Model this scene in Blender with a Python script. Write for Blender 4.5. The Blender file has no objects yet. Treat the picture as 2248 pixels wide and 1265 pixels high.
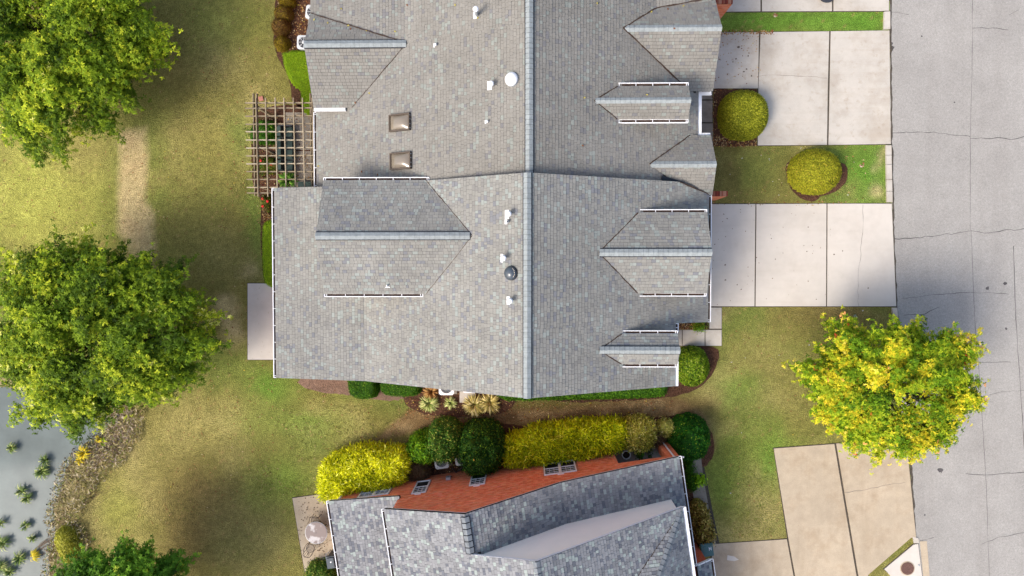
import bpy, math, random
import numpy as np
from mathutils import Vector, Matrix
random.seed(7); rng = np.random.default_rng(11)
S = bpy.context.scene; COL = S.collection
# ------------------------------------------------------------------ camera, sky, sun, exposure
H = 36.5; F = 1499.0; NX, NY = 1155.0, 590.0        # drone height (m); focal length and nadir point in photo pixels
_d = Vector((NX-1124, 632.5-NY, -F)).normalized()
ROT = _d.rotation_difference(Vector((0, 0, -1))).to_matrix()
cam = bpy.data.objects.new('camera', bpy.data.cameras.new('camera')); COL.objects.link(cam)
cam.matrix_world = Matrix.Translation((0, 0, H)) @ ROT.to_4x4()
cam.data.sensor_width = 36; cam.data.lens = 36*F/2248; cam.data.clip_end = 2000
S.camera = cam
S.render.resolution_x = 1024; S.render.resolution_y = 576
W = bpy.data.worlds.new('World'); S.world = W; W.use_nodes = True
SUN_D = Vector((-0.56, -0.41, 0.72)).normalized()    # towards the sun
el = math.asin(SUN_D.z); az = math.atan2(SUN_D.x, SUN_D.y)
nt = W.node_tree; sky = nt.nodes.new('ShaderNodeTexSky'); sky.sky_type = 'NISHITA'; sky.sun_disc = False
sky.sun_elevation = el; sky.sun_rotation = az; sky.air_density = 1.0; sky.dust_density = 3.6; sky.ozone_density = 0.3
nt.nodes['Background'].inputs[1].default_value = 0.15
nt.links.new(sky.outputs[0], nt.nodes['Background'].inputs[0])
sun = bpy.data.objects.new('sun', bpy.data.lights.new('sun', 'SUN')); COL.objects.link(sun)
sun.data.energy = 1.7; sun.data.angle = math.radians(22.0); sun.data.color = (1.0, 0.945, 0.86)
sun.location = (0, 0, 30); sun.rotation_euler = SUN_D.to_track_quat('Z', 'Y').to_euler()
S.view_settings.view_transform = 'Standard'; S.view_settings.look = 'None'
S.view_settings.exposure = 1.0; S.view_settings.gamma = 1; S.view_settings.use_curve_mapping = False

# ------------------------------------------------------------------ helpers
def P(px, py, z=0.0):
    """ground/height point seen at a pixel of the 2248x1265 photograph"""
    r = ROT @ Vector((px-1124, 632.5-py, -F)); k = (z-H)/r.z
    return Vector((r.x*k, r.y*k, z))
K = 1.75
def C(r, g, b, k=None):
    k = K if k is None else k
    f = lambda v: (v/12.92 if v <= .04045 else ((v+.055)/1.055)**2.4)
    return (f(r/255)/k, f(g/255)/k, f(b/255)/k)

WO = {}      # world origin of every object's root
class MB:
    def __init__(s): s.v = []; s.f = []; s.c = []; s.usec = False
    def add(s, vs, fs, col=None):
        n = len(s.v); s.v += [tuple(p) for p in vs]; s.f += [tuple(i+n for i in f) for f in fs]
        s.c += [col or (1, 1, 1)]*len(vs)
        if col: s.usec = True
    def box(s, c, h, ax=None, col=None):
        c = Vector(c); X, Y, Z = ax if ax else (Vector((1, 0, 0)), Vector((0, 1, 0)), Vector((0, 0, 1)))
        vs = [c+X*(h[0]*i)+Y*(h[1]*j)+Z*(h[2]*k) for i in (-1, 1) for j in (-1, 1) for k in (-1, 1)]
        s.add(vs, [(0, 1, 3, 2), (4, 6, 7, 5), (0, 4, 5, 1), (2, 3, 7, 6), (0, 2, 6, 4), (1, 5, 7, 3)], col)
    def bar(s, a, b, w, h, col=None, up=(0, 0, 1)):
        a = Vector(a); b = Vector(b); X = (b-a); L = X.length; X.normalize()
        Y = Vector(up).cross(X).normalized(); Z = X.cross(Y)
        s.box((a+b)/2, (L/2, w/2, h/2), (X, Y, Z), col)
    def tube(s, pts, rad, n=6, col=None, cap=True):
        pts = [Vector(p) for p in pts]; rad = rad if isinstance(rad, (list, tuple)) else [rad]*len(pts)
        vs = []; fs = []
        for i, p in enumerate(pts):
            t = (pts[min(i+1, len(pts)-1)]-pts[max(i-1, 0)]).normalized()
            a = t.orthogonal().normalized() if i == 0 else (a - t*a.dot(t)).normalized()
            b = t.cross(a)
            vs += [p+(a*math.cos(2*math.pi*j/n)+b*math.sin(2*math.pi*j/n))*rad[i] for j in range(n)]
        for i in range(len(pts)-1):
            fs += [(i*n+j, i*n+(j+1) % n, (i+1)*n+(j+1) % n, (i+1)*n+j) for j in range(n)]
        if cap: fs += [tuple(range(n))[::-1], tuple((len(pts)-1)*n+j for j in range(n))]
        s.add(vs, fs, col)
    def lathe(s, c, prof, n=20, col=None, sx=1, sy=1):
        c = Vector(c); vs = []; fs = []
        for r, z in prof: vs += [c+Vector((r*sx*math.cos(2*math.pi*j/n), r*sy*math.sin(2*math.pi*j/n), z)) for j in range(n)]
        for i in range(len(prof)-1):
            fs += [(i*n+j, i*n+(j+1) % n, (i+1)*n+(j+1) % n, (i+1)*n+j) for j in range(n)]
        fs += [tuple(range(n))[::-1], tuple((len(prof)-1)*n+j for j in range(n))]
        s.add(vs, fs, col)
    def prism(s, poly, z0, z1, col=None):
        """vertical prism over a plan polygon; z may be a number or list"""
        n = len(poly); A = sum(poly[i][0]*poly[(i+1) % n][1]-poly[(i+1) % n][0]*poly[i][1] for i in range(n))
        if A < 0: poly = poly[::-1]
        vs = [(p[0], p[1], z0) for p in poly]+[(p[0], p[1], z1) for p in poly]
        s.add(vs, [tuple(range(n))[::-1], tuple(range(n, 2*n))]+[(i, (i+1) % n, n+(i+1) % n, n+i) for i in range(n)], col)
    def extr(s, pts, d, col=None):
        """extrude a planar polygon of 3D points by vector d"""
        pts = [Vector(p) for p in pts]; d = Vector(d); n = len(pts)
        nn = Vector((0, 0, 0))
        for i in range(n): nn += pts[i].cross(pts[(i+1) % n])
        if nn.dot(d) > 0: pts = pts[::-1]
        s.add(pts+[p+d for p in pts], [tuple(range(n)), tuple(range(n, 2*n))[::-1]]+[((i+1) % n, i, n+i, n+(i+1) % n) for i in range(n)], col)
    def build(s, name, mat, parent=None, smooth=False, kind=None, origin=None):
        o0 = Vector(WO[parent.name]) if parent is not None else (Vector(origin) if origin is not None else Vector((0, 0, 0)))
        me = bpy.data.meshes.new(name); me.from_pydata([(v[0]-o0.x, v[1]-o0.y, v[2]-o0.z) for v in s.v], [], s.f)
        if s.usec:
            a = me.color_attributes.new('Col', 'FLOAT_COLOR', 'POINT')
            a.data.foreach_set('color', np.array([(c[0], c[1], c[2], 1) for c in s.c], 'f').ravel())
        me.materials.append(mat)
        if smooth: me.shade_smooth()
        o = bpy.data.objects.new(name, me); COL.objects.link(o)
        if parent is not None: o.parent = parent; WO[o.name] = WO[parent.name]
        else: o.location = [float(q) for q in o0]; WO[o.name] = [float(q) for q in o0]
        if kind: o['kind'] = kind
        return o

def npmesh(name, V, Fq, mat, cols=None, parent=None, kind=None, origin=None, smooth=False):
    """numpy mesh with n-gon faces of one size"""
    o0 = np.array(WO[parent.name] if parent is not None else (origin if origin is not None else (0, 0, 0)), dtype=float)
    V = (V-o0).astype('f'); m = Fq.shape[1]
    me = bpy.data.meshes.new(name); me.vertices.add(len(V)); me.vertices.foreach_set('co', V.ravel())
    me.loops.add(Fq.size); me.loops.foreach_set('vertex_index', Fq.astype('i').ravel())
    me.polygons.add(len(Fq)); me.polygons.foreach_set('loop_start', np.arange(0, Fq.size, m, dtype='i'))
    me.polygons.foreach_set('loop_total', np.full(len(Fq), m, 'i'))
    if cols is not None:
        a = me.color_attributes.new('Col', 'FLOAT_COLOR', 'POINT')
        a.data.foreach_set('color', np.hstack([cols, np.ones((len(cols), 1))]).astype('f').ravel())
    me.update(calc_edges=True); me.validate()
    if smooth: me.shade_smooth()
    me.materials.append(mat)
    o = bpy.data.objects.new(name, me); COL.objects.link(o)
    if parent is not None: o.parent = parent; WO[o.name] = WO[parent.name]
    else: o.location = [float(q) for q in o0]; WO[o.name] = [float(q) for q in o0]
    if kind: o['kind'] = kind
    return o
def tag(o, label=None, cat=None, group=None, kind=None):
    if label: o['label'] = label
    if cat: o['category'] = cat
    if group: o['group'] = group
    if kind: o['kind'] = kind
    return o
def thing(name, loc, label, cat, group=None):
    o = bpy.data.objects.new(name, None); COL.objects.link(o); o.location = loc; WO[o.name] = tuple(loc)
    o.empty_display_size = .2
    return tag(o, label, cat, group)

# ------------------------------------------------------------------ materials
def mat(name, base=(1, 1, 1), rough=.85, attr=False, noise=(), bump=None, spec=.3, trans=0, stretch=None, metal=0):
    m = bpy.data.materials.new(name); m.use_nodes = True; t = m.node_tree; b = t.nodes['Principled BSDF']
    b.inputs['Roughness'].default_value = rough; b.inputs['Specular IOR Level'].default_value = spec; b.inputs['Metallic'].default_value = metal
    geo = t.nodes.new('ShaderNodeNewGeometry'); pos = geo.outputs['Position']
    if stretch:
        mp = t.nodes.new('ShaderNodeVectorMath'); mp.operation = 'MULTIPLY'; mp.inputs[1].default_value = stretch
        t.links.new(pos, mp.inputs[0]); pos = mp.outputs[0]
    if attr:
        a = t.nodes.new('ShaderNodeAttribute'); a.attribute_name = 'Col'; c = a.outputs['Color']
        if base != (1, 1, 1):
            mm = t.nodes.new('ShaderNodeVectorMath'); mm.operation = 'MULTIPLY'; mm.inputs[1].default_value = base; t.links.new(c, mm.inputs[0]); c = mm.outputs[0]
    else:
        a = t.nodes.new('ShaderNodeRGB'); a.outputs[0].default_value = (*base, 1); c = a.outputs[0]
    for sc, amt, det in noise:
        n = t.nodes.new('ShaderNodeTexNoise'); n.inputs['Scale'].default_value = sc; n.inputs['Detail'].default_value = det; n.inputs['Roughness'].default_value = .6
        t.links.new(pos, n.inputs['Vector'])
        r = t.nodes.new('ShaderNodeMapRange'); r.inputs[1].default_value = .3; r.inputs[2].default_value = .7; r.inputs[3].default_value = 1-amt; r.inputs[4].default_value = 1+amt
        t.links.new(n.outputs[0], r.inputs[0])
        v = t.nodes.new('ShaderNodeVectorMath'); v.operation = 'SCALE'; t.links.new(c, v.inputs[0]); t.links.new(r.outputs[0], v.inputs['Scale']); c = v.outputs[0]
    t.links.new(c, b.inputs['Base Color'])
    if bump:
        n = t.nodes.new('ShaderNodeTexNoise'); n.inputs['Scale'].default_value = bump[0]; n.inputs['Detail'].default_value = 3; t.links.new(pos, n.inputs['Vector'])
        bp = t.nodes.new('ShaderNodeBump'); bp.inputs['Strength'].default_value = bump[1]; bp.inputs['Distance'].default_value = bump[2]
        t.links.new(n.outputs[0], bp.inputs['Height']); t.links.new(bp.outputs[0], b.inputs['Normal'])
    if trans:
        tr = t.nodes.new('ShaderNodeBsdfTranslucent'); t.links.new(c, tr.inputs[0]); mx = t.nodes.new('ShaderNodeMixShader'); mx.inputs[0].default_value = trans
        t.links.new(b.outputs[0], mx.inputs[1]); t.links.new(tr.outputs[0], mx.inputs[2]); t.links.new(mx.outputs[0], t.nodes['Material Output'].inputs[0])
    return m
M = {}
M['lawn'] = mat('lawn', rough=.95, attr=True, noise=[(4.5, .20, 5), (20, .42, 2), (1.1, .08, 3)], bump=(18, 1, .10), spec=.05)
M['shingle'] = mat('shingle', (.90, .90, .90), rough=.9, attr=True, noise=[(.5, .06, 2), (60, .10, 2), (2.5, .05, 3)], bump=(120, .3, .004), spec=.2)
M['ridge'] = mat('ridge_granules', C(172, 179, 180), rough=.9, noise=[(5, .14, 2), (50, .1, 2)], spec=.2)
M['ridge_low'] = mat('ridge_granules_low', C(142, 148, 154), rough=.85, noise=[(4, .22, 2), (50, .08, 2)], spec=.2)
M['deck'] = mat('roof_deck', C(60, 58, 56), rough=.9)
M['vent_black'] = mat('vent_black', (.015, .016, .022), rough=.7)
M['asphalt'] = mat('asphalt', C(186, 182, 176), rough=.95, noise=[(.22, .07, 3), (1.1, .05, 4), (9, .08, 2), (30, .20, 2)], bump=(40, .5, .01), spec=.2)
M['crack'] = mat('crack_tar', C(98, 94, 94), rough=.9, noise=[(2, .25, 2)])
M['concrete'] = mat('concrete', C(226, 218, 206), rough=.85, noise=[(.35, .07, 3), (1.7, .05, 5), (30, .05, 2)], bump=(50, .2, .004), spec=.25)
M['concrete_white'] = mat('concrete_white', C(237, 228, 216), rough=.8, noise=[(.5, .05, 3), (2.2, .03, 4)], spec=.25)
M['concrete_old'] = mat('concrete_old', C(214, 196, 170), rough=.9, noise=[(.4, .10, 3), (2.3, .08, 5), (20, .08, 3)], bump=(40, .3, .005), spec=.2)
M['concrete_grey'] = mat('concrete_grey', C(168, 158, 144), rough=.9, noise=[(1.2, .12, 4), (14, .08, 3)], spec=.2)
M['joint'] = mat('joint_soil', C(92, 84, 74), rough=1, noise=[(8, .3, 3)])
M['mulch'] = mat('mulch', C(104, 74, 58), rough=1, noise=[(1.3, .2, 3), (14, .5, 3), (30, .3, 2)], bump=(16, 1, .08), spec=.1)
M['gravel'] = mat('gravel_mulch', C(150, 122, 104), rough=1, noise=[(1.3, .2, 3), (18, .35, 3)], bump=(20, 1, .05), spec=.1)
M['water'] = mat('pond_water', C(126, 136, 134), rough=.07, noise=[(.25, .16, 3), (1.5, .08, 4)], bump=(3, .02, .02), spec=.05)
M['brick'] = mat('brick', rough=.9, attr=True, noise=[(1.2, .08, 3), (40, .08, 2)], spec=.2)
M['mortar'] = mat('mortar', C(206, 142, 116, 1.3), rough=.95, noise=[(20, .1, 2)])
M['white'] = mat('white_paint', C(246, 246, 248, 1.25), rough=.5, noise=[(2, .03, 3)], spec=.4)
M['siding'] = mat('white_siding', C(250, 244, 234, 1.08), rough=.6, noise=[(1, .03, 3)])
M['wood'] = mat('weathered_wood', rough=.9, attr=True, noise=[(6, .12, 4), (40, .15, 2)], stretch=(1, 1, 1), spec=.15)
M['bark'] = mat('bark', C(86, 76, 64), rough=.95, noise=[(10, .3, 3)], bump=(20, .6, .02))
M['leaf'] = mat('leaf', rough=.6, attr=True, spec=.12, trans=.3)
M['twig'] = mat('twig', C(120, 95, 72), rough=.95, noise=[(10, .3, 2)])
M['metal'] = mat('galvanised', C(190, 195, 200), rough=.45, metal=.2, spec=.5, noise=[(4, .06, 2)])
M['acgrey'] = mat('condenser_paint', C(218, 224, 226, 1.5), rough=.5, noise=[(5, .05, 2)])
M['dark'] = mat('dark_metal', (.03, .032, .04), rough=.5, spec=.4)
M['bronze'] = mat('bronze_frame', C(98, 82, 66), rough=.5, spec=.5)
M['litter'] = mat('gutter_litter', C(84, 66, 56), rough=1, noise=[(25, .5, 3)])
M['pane'] = mat('window_pane', (.016, .017, .02), rough=.12, spec=.25)
M['screen'] = mat('window_screen', (.012, .012, .014), rough=.7)
M['teal'] = mat('teal_cushion', C(66, 84, 80), rough=.9, noise=[(3, .15, 3)])
M['binteal'] = mat('bin_plastic', C(96, 138, 136), rough=.55, noise=[(3, .05, 2)])
M['rust'] = mat('rusty_iron', C(126, 94, 84), rough=.9, noise=[(12, .2, 3)])
M['pottery'] = mat('white_pot', C(225, 225, 220), rough=.5)
M['soil'] = mat('soil', C(52, 40, 30), rough=1, noise=[(20, .3, 2)])
M['pinkstone'] = mat('pink_paver', C(206, 140, 122), rough=.9, noise=[(10, .1, 2)])
M['rock'] = mat('pale_rock', C(222, 208, 190), rough=.9, noise=[(5, .12, 3)], bump=(9, .6, .03))
M['flat'] = mat('scatter', rough=.9, attr=True, spec=.15, trans=.15)
M['petal'] = mat('petal', C(200, 30, 34, 1.2), rough=.6)
def glass_dome():
    m = mat('skylight_dome', C(150, 138, 122), rough=.18, spec=.6)
    return m
M['dome'] = glass_dome()
def table_mat():
    m = mat('mottled_table_glass', C(150, 132, 128), rough=.3, spec=.5)
    t = m.node_tree; b = t.nodes['Principled BSDF']; g = t.nodes.new('ShaderNodeNewGeometry'); n = t.nodes.new('ShaderNodeTexNoise'); n.inputs['Scale'].default_value = 2.6; n.inputs['Detail'].default_value = 5
    r = t.nodes.new('ShaderNodeValToRGB'); r.color_ramp.elements[0].position = .54; r.color_ramp.elements[0].color = (*C(132, 112, 108), 1); r.color_ramp.elements[1].position = .64; r.color_ramp.elements[1].color = (*C(214, 208, 208), 1)
    t.links.new(g.outputs['Position'], n.inputs['Vector']); t.links.new(n.outputs[0], r.inputs[0]); t.links.new(r.outputs[0], b.inputs['Base Color'])
    return m
M['table'] = table_mat()
# concrete gets dirty blotches with a shape of their own
def blotch(m, sc, lo, hi, amt, tint=(.62, .56, .5), st=None):
    t = m.node_tree; b = t.nodes['Principled BSDF']; src = b.inputs['Base Color'].links[0].from_socket
    g = t.nodes.new('ShaderNodeNewGeometry'); n = t.nodes.new('ShaderNodeTexNoise'); n.inputs['Scale'].default_value = sc; n.inputs['Detail'].default_value = 6; n.inputs['Roughness'].default_value = .65
    r = t.nodes.new('ShaderNodeMapRange'); r.inputs[1].default_value = lo; r.inputs[2].default_value = hi; r.inputs[3].default_value = 0; r.inputs[4].default_value = amt
    mx = t.nodes.new('ShaderNodeMix'); mx.data_type = 'RGBA'; mx.blend_type = 'MULTIPLY'; mx.inputs[7].default_value = (*tint, 1)
    vm = t.nodes.new('ShaderNodeVectorMath'); vm.operation = 'MULTIPLY'; vm.inputs[1].default_value = st or (1, 1, 1); t.links.new(g.outputs['Position'], vm.inputs[0]); t.links.new(vm.outputs[0], n.inputs['Vector']); t.links.new(n.outputs[0], r.inputs[0]); t.links.new(r.outputs[0], mx.inputs[0]); t.links.new(src, mx.inputs[6]); t.links.new(mx.outputs[2], b.inputs['Base Color'])
blotch(M['concrete'], .45, .46, .66, .85, (.80, .76, .71)); blotch(M['concrete_old'], .8, .5, .7, .6, (.7, .64, .58)); blotch(M['concrete_grey'], 1.5, .5, .7, .7)
blotch(M['asphalt'], .3, .5, .75, .5, (.86, .85, .85)); blotch(M['asphalt'], 1, .42, .66, .7, (.90, .89, .885), (.75, .035, 1)); blotch(M['concrete'], 1, .5, .7, .6, (.88, .85, .81), (.12, 1.6, 1)); blotch(M['concrete_white'], 1, .5, .7, .5, (.92, .90, .88), (.12, 1.4, 1)); blotch(M['concrete_old'], 1, .5, .7, .6, (.86, .83, .79), (1.6, .12, 1)); blotch(M['shingle'], .35, .45, .7, .6, (.86, .85, .83)); blotch(M['shingle'], 1.3, .55, .75, .5, (.86, .87, .86)); blotch(M['concrete'], 3.0, .56, .68, .45, (.74, .68, .6)); blotch(M['concrete_white'], .6, .5, .7, .4, (.82, .78, .75))

# ------------------------------------------------------------------ noise and polygon maths
def vnoise(x, y, sc, seed):
    r = np.random.default_rng(seed); G = r.random((256, 256))
    X = x*sc+100.3; Y = y*sc+77.7; i = np.floor(X).astype(int); j = np.floor(Y).astype(int); fx = X-i; fy = Y-j
    fx = fx*fx*(3-2*fx); fy = fy*fy*(3-2*fy)
    g = lambda a, b: G[a % 256, b % 256]
    return (g(i, j)*(1-fx)+g(i+1, j)*fx)*(1-fy)+(g(i, j+1)*(1-fx)+g(i+1, j+1)*fx)*fy
def fbm(x, y, sc, seed, o=4):
    s = 0; a = .5; t = 0
    for k in range(o): s = s+a*vnoise(x, y, sc*2**k, seed+k); t += a; a *= .55
    return s/t
def sdist(x, y, poly):
    """signed distance, negative inside"""
    n = len(poly); d = np.full(x.shape, 1e9); ins = np.zeros(x.shape, bool)
    for i in range(n):
        ax, ay = poly[i][0], poly[i][1]; bx, by = poly[(i+1) % n][0], poly[(i+1) % n][1]
        ex, ey = bx-ax, by-ay; t = np.clip(((x-ax)*ex+(y-ay)*ey)/(ex*ex+ey*ey+1e-9), 0, 1)
        d = np.minimum(d, np.hypot(x-ax-t*ex, y-ay-t*ey))
        c = ((ay > y) != (by > y)) & (x < (bx-ax)*(y-ay)/(by-ay+1e-12)+ax); ins ^= c
    return np.where(ins, -d, d)
def inpoly(p, poly):
    r = False; n = len(poly)
    for i in range(n):
        a = poly[i]; b = poly[(i+1) % n]
        if (a[1] > p[1]) != (b[1] > p[1]) and p[0] < (b[0]-a[0])*(p[1]-a[1])/(b[1]-a[1])+a[0]: r = not r
    return r
def PX(lst, z=0): return [P(a, b, z) for a, b in lst]
def smoothpoly(pts, k=2):
    for _ in range(k):
        q = []
        for i in range(len(pts)):
            a = pts[i]; b = pts[(i+1) % len(pts)]; q += [a*.75+b*.25, a*.25+b*.75]
        pts = q
    return pts

# ------------------------------------------------------------------ lawn with pond hollow
pond = smoothpoly(PX([(-260, 860), (60, 850), (170, 868), (238, 905), (243, 935), (205, 975), (172, 1000), (140, 1030), (133, 1065), (118, 1115), (112, 1150), (128, 1180), (112, 1215), (100, 1290), (90, 1400), (-260, 1500)]))
step = .14; gx = np.arange(-34, 34.01, step); gy = np.arange(-23, 21.01, step)
X, Y = np.meshgrid(gx, gy); nx, ny = len(gx), len(gy)
wob = (fbm(X, Y, .9, 5)-.5)*1.1
dp = sdist(X, Y, pond)+wob*.5
Z = np.where(dp < 0, -.12-.9*np.clip(-dp/2.0, 0, 1)**.8, -.12*np.exp(-dp/1.0))
Z = Z+np.where(dp > .3, (fbm(X, Y, .25, 9)-.5)*.05, 0)
Z = np.where(X > 7, -.0, Z); Z = np.where(X > -13, np.minimum(Z, 0), Z)
n1 = fbm(X, Y, .16, 21); n2 = fbm(X, Y, .45, 31); n3 = fbm(X, Y, 1.6, 41); n4 = rng.random(X.shape)
col = np.zeros(X.shape+(3,))
olive = np.array(C(128, 116, 66)); green = np.array(C(108, 124, 58)); yel = np.array(C(168, 160, 84)); brown = np.array(C(118, 96, 62)); straw = np.array(C(188, 162, 124)); lush = np.array(C(98, 132, 48)); tan = np.array(C(160, 142, 92))
col[:] = olive
def mixc(w, c):
    global col
    w = np.clip(w, 0, 1)[..., None]; col = col*(1-w)+np.array(c)*w
mixc((n1-.44)*4, green*.6+olive*.4); mixc((n2-.5)*4*.8, tan); mixc((n3-.6)*3*n1, brown*1.1)
def blob(px, py, rx, ry, c, s, z=0):
    p = P(px, py); a = ((X-p.x+wob*1.0)/(rx/41.))**2+((Y-p.y+wob*1.0)/(ry/41.))**2
    mixc(np.exp(-a)*s*(.65+.7*n2), c)
for b in [(90, 400, 150, 120, yel, 1), (60, 480, 120, 60, yel, .8), (190, 330, 90, 60, tan, .6), (460, 60, 90, 70, yel, .75), (530, 40, 60, 60, yel, .6), (480, 150, 60, 60, tan, .8),
          (395, 120, 45, 120, brown*1.2, .6), (420, 230, 60, 80, olive*1.2, .6), (390, 300, 60, 50, tan, .5), (420, 480, 70, 110, olive*1.35, .9), (470, 340, 60, 80, olive*1.3, .8), (500, 560, 60, 60, tan, .5), (560, 480, 25, 110, green, .8), (520, 300, 25, 60, green, .5),  # first blob: dry grass, with some of the corner tree's shade painted in
          (590, 850, 60, 45, lush, .9), (480, 800, 80, 60, green, .7), (497, 690, 26, 34, straw*1.1, 1), (520, 722, 20, 30, straw*1.15, 1), (480, 670, 14, 14, straw*1.1, 1), (545, 600, 20, 20, straw, .6), (440, 900, 120, 50, tan, .5), (650, 930, 120, 40, green*.8+yel*.2, .8),
          (380, 960, 60, 70, tan, .7), (290, 1050, 60, 80, tan, .8), (250, 1120, 60, 60, yel*.8, .7), (440, 1080, 90, 60, brown*1.15, .8), (420, 1180, 70, 90, brown*1.15, .8), (530, 1120, 50, 90, brown*.7+tan*.3, .8), (620, 1060, 70, 60, lush*.7+yel*.3, .8), (590, 1200, 70, 60, tan*.8+olive*.2, .8), (700, 980, 60, 30, green, .5),  # brown blobs: dry grass plus the bottom tree's shade mixed into the colour
          (1840, 690, 110, 25, brown, .7), (1680, 780, 70, 60, tan, .6), (1620, 860, 50, 40, lush, .6), (1700, 880, 70, 40, tan, .6), (1680, 980, 70, 50, green*.6+yel*.4, .8), (1600, 1060, 50, 60, lush*.6+olive*.4, .8), (1660, 1100, 40, 70, tan, .7), (1640, 1170, 60, 20, tan, .6), (1700, 1000, 30, 60, lush, .6),  # first blob: brown band carrying the maple's shade in the grass colour
          (1700, 47, 200, 40, lush, .9), (1880, 47, 80, 40, lush, 1), (1900, 380, 70, 80, lush, 1), (1660, 370, 60, 60, green*.6+olive*.4, .8), (1590, 390, 40, 60, brown*.8+green*.2, .8), (1925, 420, 12, 22, straw, .7), (1930, 350, 10, 20, straw, .6), (1870, 420, 30, 20, tan, .5),
          (1500, 900, 90, 30, brown, .9), (1380, 900, 120, 25, brown*1.1, .9), (1200, 905, 120, 30, brown*.9, .9), (1000, 920, 110, 35, C(104, 80, 58), 1), (1560, 880, 50, 25, tan, .4), (270, 960, 40, 50, straw*.9, .8), (180, 1080, 45, 90, C(128, 112, 76), .9), (160, 1200, 45, 60, C(120, 104, 70), .9)]:
    blob(*b)
strip = PX([(262, 285), (325, 275), (328, 330), (322, 440), (340, 470), (345, 540), (330, 575), (290, 560), (268, 540), (256, 500), (257, 400), (254, 320)])
mixc((.15-(sdist(X, Y, strip)+wob*.4))*2.2*(.55+.8*n3), straw*1.02)
mixc(np.clip((.02-(sdist(X, Y, strip)+wob*.4))*2, 0, 1)*np.clip(n3-.4, 0, 1)*1.6, C(168, 138, 108))
dirt = smoothpoly(PX([(885, 905), (940, 885), (1100, 900), (1250, 895), (1440, 868), (1500, 880), (1545, 910), (1575, 950), (1572, 1000), (1540, 1000), (1545, 950), (1480, 915), (1300, 925), (1100, 940), (930, 940), (880, 960), (740, 1000), (720, 1010), (840, 950)]))
mixc((.1-(sdist(X, Y, dirt)+wob*.5))*3, np.array(C(128, 100, 72))*.95)
mixc(np.clip((.0-(sdist(X, Y, dirt)+wob*.5))*3, 0, 1)*np.clip(n3-.4, 0, 1)*2, C(160, 132, 100))
# muddy bank
mixc((1.7-(dp+ (n2-.5)*1.6))*.9*np.clip((dp+1), 0, 1), C(160, 140, 104)); mixc((.35-dp-(n3-.5))*1.6, C(108, 88, 66))
mixc(np.clip(.9-dp, 0, 1)*np.clip(n3-.55, 0, 1)*6, C(190, 165, 140))
col *= 1.6*(.84+.32*n3)[..., None]*(.90+.20*n4)[..., None]
# reddish-straw fleck
fl = (rng.random(X.shape) > .985)[..., None]; col = np.where(fl, col*.5+np.array(C(190, 150, 105))*.5, col)
V = np.stack([X, Y, Z], -1).reshape(-1, 3)
ii = (np.arange(ny-1)[:, None]*nx+np.arange(nx-1)[None, :]).ravel()
Fq = np.stack([ii, ii+1, ii+nx+1, ii+nx], 1)
R = 450.; x0, x1, y0, y1 = gx[0], gx[-1], gy[0], gy[-1]
xs = [-R, x0, x1, R]; ys = [-R, y0, y1, R]; base = len(V)
EV = np.array([(a, b, -.02 if (a in (x0, x1) and b in (y0, y1)) else -.02) for b in ys for a in xs]); EF = []
for j in range(3):
    for i in range(3):
        if i == 1 and j == 1: continue
        q = base+j*4+i; EF.append((q, q+1, q+5, q+4))
V = np.vstack([V, EV]); Fq = np.vstack([Fq, np.array(EF)]); col = col*np.array([.95, 1.05, .93]); cc = np.vstack([col.reshape(-1, 3), np.tile(olive*.6+green*.4, (16, 1))])
npmesh('lawn', V, Fq, M['lawn'], cc, kind='structure', smooth=True)
w = MB(); w.prism([(p.x, p.y) for p in smoothpoly(PX([(-900, 760), (60, 800), (260, 860), (300, 920), (260, 1000), (200, 1060), (170, 1200), (150, 1500), (-900, 1600)]), 1)], -.5, -.16); w.build('pond_water', M['water'], kind='structure')

# ------------------------------------------------------------------ street, cracks, kerbs
edge = [(1950, -700), (1953, 0), (1955, 300), (1960, 520), (1967, 680), (1990, 900), (2008, 1185), (2012, 1260), (2060, 2300)]
eL = PX(edge); rd = MB()
far = [Vector((eL[0].x, 200, 0))]+eL+[Vector((eL[-1].x+18, -200, 0))]
vs = []; fs = []
for i, p in enumerate(far): vs += [(p.x, p.y, .012), (p.x+8.4, p.y, .012)]
for i in range(len(far)-1): fs.append((2*i, 2*i+2, 2*i+3, 2*i+1))
rd.add(vs, fs); road = rd.build('street', M['asphalt'], kind='structure')
def wob_line(pts, amp=.05, n=None, seg=.25):
    pts = PX(pts, .017); out = [pts[0]]
    for a, b in zip(pts, pts[1:]):
        k = max(2, int((b-a).length/seg)); nrm = Vector((-(b-a).y, (b-a).x, 0)).normalized()
        for i in range(1, k+1): out.append(a+(b-a)*i/k+nrm*random.uniform(-amp, amp)*(0 if i == k else 1))
    return out
def ribbon(mb, pts, w0, z=.017):
    vs = []; fs = []
    for i, p in enumerate(pts):
        t = (pts[min(i+1, len(pts)-1)]-pts[max(i-1, 0)]).normalized(); nn = Vector((-t.y, t.x, 0)); ww = w0*random.uniform(.5, 1.4)/2
        vs += [(p.x+nn.x*ww, p.y+nn.y*ww, z), (p.x-nn.x*ww, p.y-nn.y*ww, z)]
    for i in range(len(pts)-1): fs.append((2*i+1, 2*i+3, 2*i+2, 2*i))
    mb.add(vs, fs)
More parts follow.
